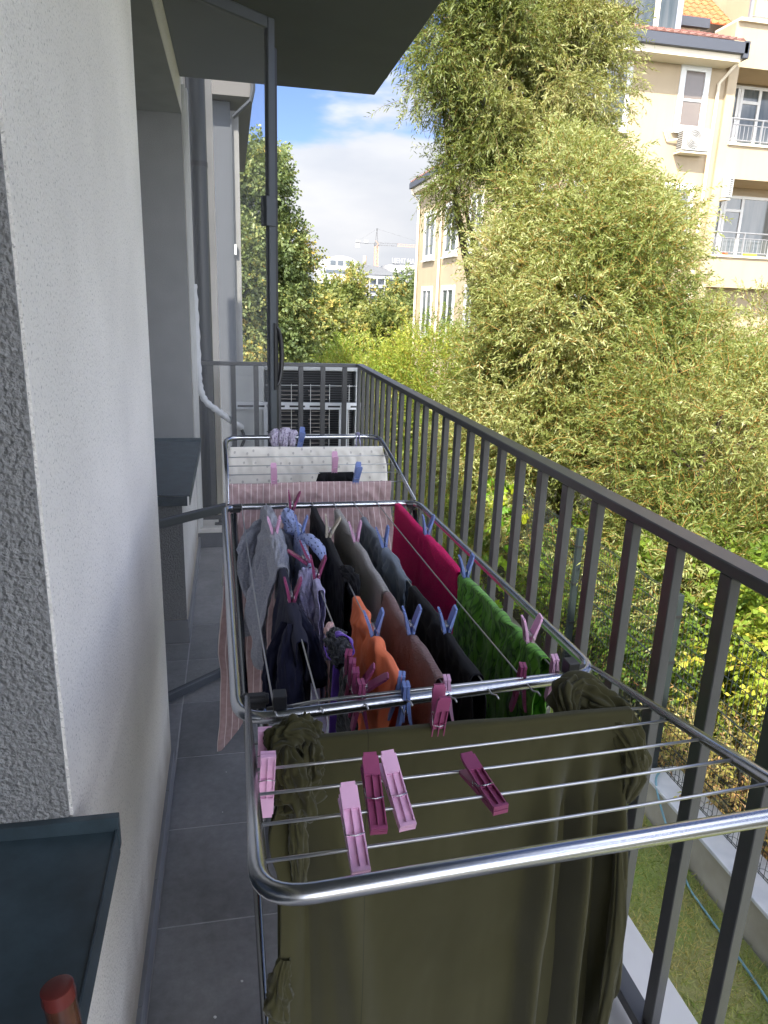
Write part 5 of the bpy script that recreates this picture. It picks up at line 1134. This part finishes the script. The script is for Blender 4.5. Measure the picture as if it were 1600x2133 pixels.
for z in (6.0, 4.0, 2.0):
    for i in range(8): w_.box(29.4+i*1.45, 30.5+i*1.45, 181.9, 181.99, z-.2, z+.75)
w_.obj('window', farglass, fb)
w_ = MB()
for i in range(4): w_.box(31+i*1.9, 31.3+i*1.9, 180.5, 180.8, GZ, 6.8)
w_.obj('pillar', whitew, fb)
fb = thing('sign_topped_building', 'white building with large rooftop letters at the edge of the cream block', 'building', (42, 190, GZ))
MB().box(39.6, 60, 190, 215, GZ, 10.7).obj('facade', whitew, fb)
MB().box(42.5, 60, 186, 189.9, GZ, 8.9).box(42.2, 60, 185.6, 190, 8.9, 9.2).obj('front_wing', whitew, fb)
MB().box(44.0, 46.4, 185.9, 185.99, 7.4, 8.1).box(47, 60, 185.9, 185.99, 5.2, 6.0).box(43, 46, 185.9, 185.99, 4.8, 5.6).obj('window', farglass, fb)
MB().box(40, 60, 190.2, 190.3, 10.7, 11.1).obj('sign_frame', roofg, fb)
fc = bpy.data.curves.new('letters', 'FONT'); fc.body = 'ЦЕНТ НАДА'; fc.size = 2.0; fc.extrude = .12
fo = bpy.data.objects.new('tmp', fc); COL.objects.link(fo); bpy.context.view_layer.update()
lm = bpy.data.meshes.new_from_object(fo.evaluated_get(bpy.context.evaluated_depsgraph_get())); bpy.data.objects.remove(fo)
lm.transform(Matrix.Translation((40.4, 190, 11.1)) @ Matrix.Rotation(math.pi/2, 4, 'X') @ Matrix.Diagonal((.68, .85, 1, 1))); lm.materials.clear()
link('sign_letters', lm, whitew, fb)
cr_ = thing('tower_crane', 'orange tower crane with long jib above the far roofs', 'crane', (36.6, 195, GZ))
orange_m = pm('crane_orange', (.55, .27, .18), .6); cg = pm('crane_grey', (.12, .12, .125), .6)
m = MB(); cx, cy = 37.3, 195
for i in (-.36, .36):
    for j in (-.36, .36): m.box(cx+i-.14, cx+i+.14, cy+j-.14, cy+j+.14, GZ, 15.2)
z = 7
while z < 15: m.prism((cx-.36, cy-.5, z), (cx+.36, cy-.5, z+.8), .14, .14, up=(0, 1, 0)); m.prism((cx+.36, cy-.5, z+.8), (cx-.36, cy-.5, z+1.6), .14, .14, up=(0, 1, 0)); z += 1.6
m.obj('mast', orange_m, cr_)
m = MB(); m.box(cx-.5, cx+.5, cy-.5, cy+.5, 15.2, 16.2); m.prism((cx-.3, cy, 16), (cx, cy, 19.6), .16, .16, up=(0, 1, 0)); m.prism((cx+.3, cy, 16), (cx, cy, 19.6), .16, .16, up=(0, 1, 0))
m.box(cx, cx+5.5, cy-.1, cy+.1, 15.5, 15.62); m.box(cx, cx+5.5, cy-.1, cy+.1, 16.1, 16.2)
for i in range(9): m.prism((cx+.6*i+.3, cy, 15.55), (cx+.6*i+.6, cy, 16.15), .07, .07, up=(0, 1, 0))
m.prism((cx, cy, 19.5), (cx+14, cy, 16.2), .05, .05); m.prism((cx, cy, 19.5), (cx-5, cy, 16.2), .05, .05)
m.box(cx-5.4, cx, cy-.1, cy+.1, 15.8, 15.95); m.obj('slewing_top', cg, cr_)
m = MB(); m.box(cx+5.5, cx+14, cy-.12, cy+.12, 15.5, 15.62); m.box(cx+5.5, cx+14, cy-.05, cy+.05, 16.05, 16.12)
for i in range(14): m.prism((cx+5.5+.6*i, cy, 15.55), (cx+5.8+.6*i, cy, 16.1), .06, .06, up=(0, 1, 0))
m.obj('jib', orange_m, cr_)
MB().box(cx-5.5, cx-4.5, cy-.4, cy+.4, 14.7, 15.7).box(cx-5.4, cx-4.4, cy-.4, cy+.4, 16.0, 16.5).box(cx-3.3, cx-2.4, cy-.3, cy+.3, 15.96, 16.6).obj('counterweight', whitew, cr_)
ch = MB().lathe((35.2, 200, GZ), (0, 0, 1), [(0, .8), (15.8, .42)], 12).obj('chimney', pm('far_brick', (.48, .36, .26), .8)); tag(ch, 'short tapering brick chimney left of the crane mast', 'chimney')
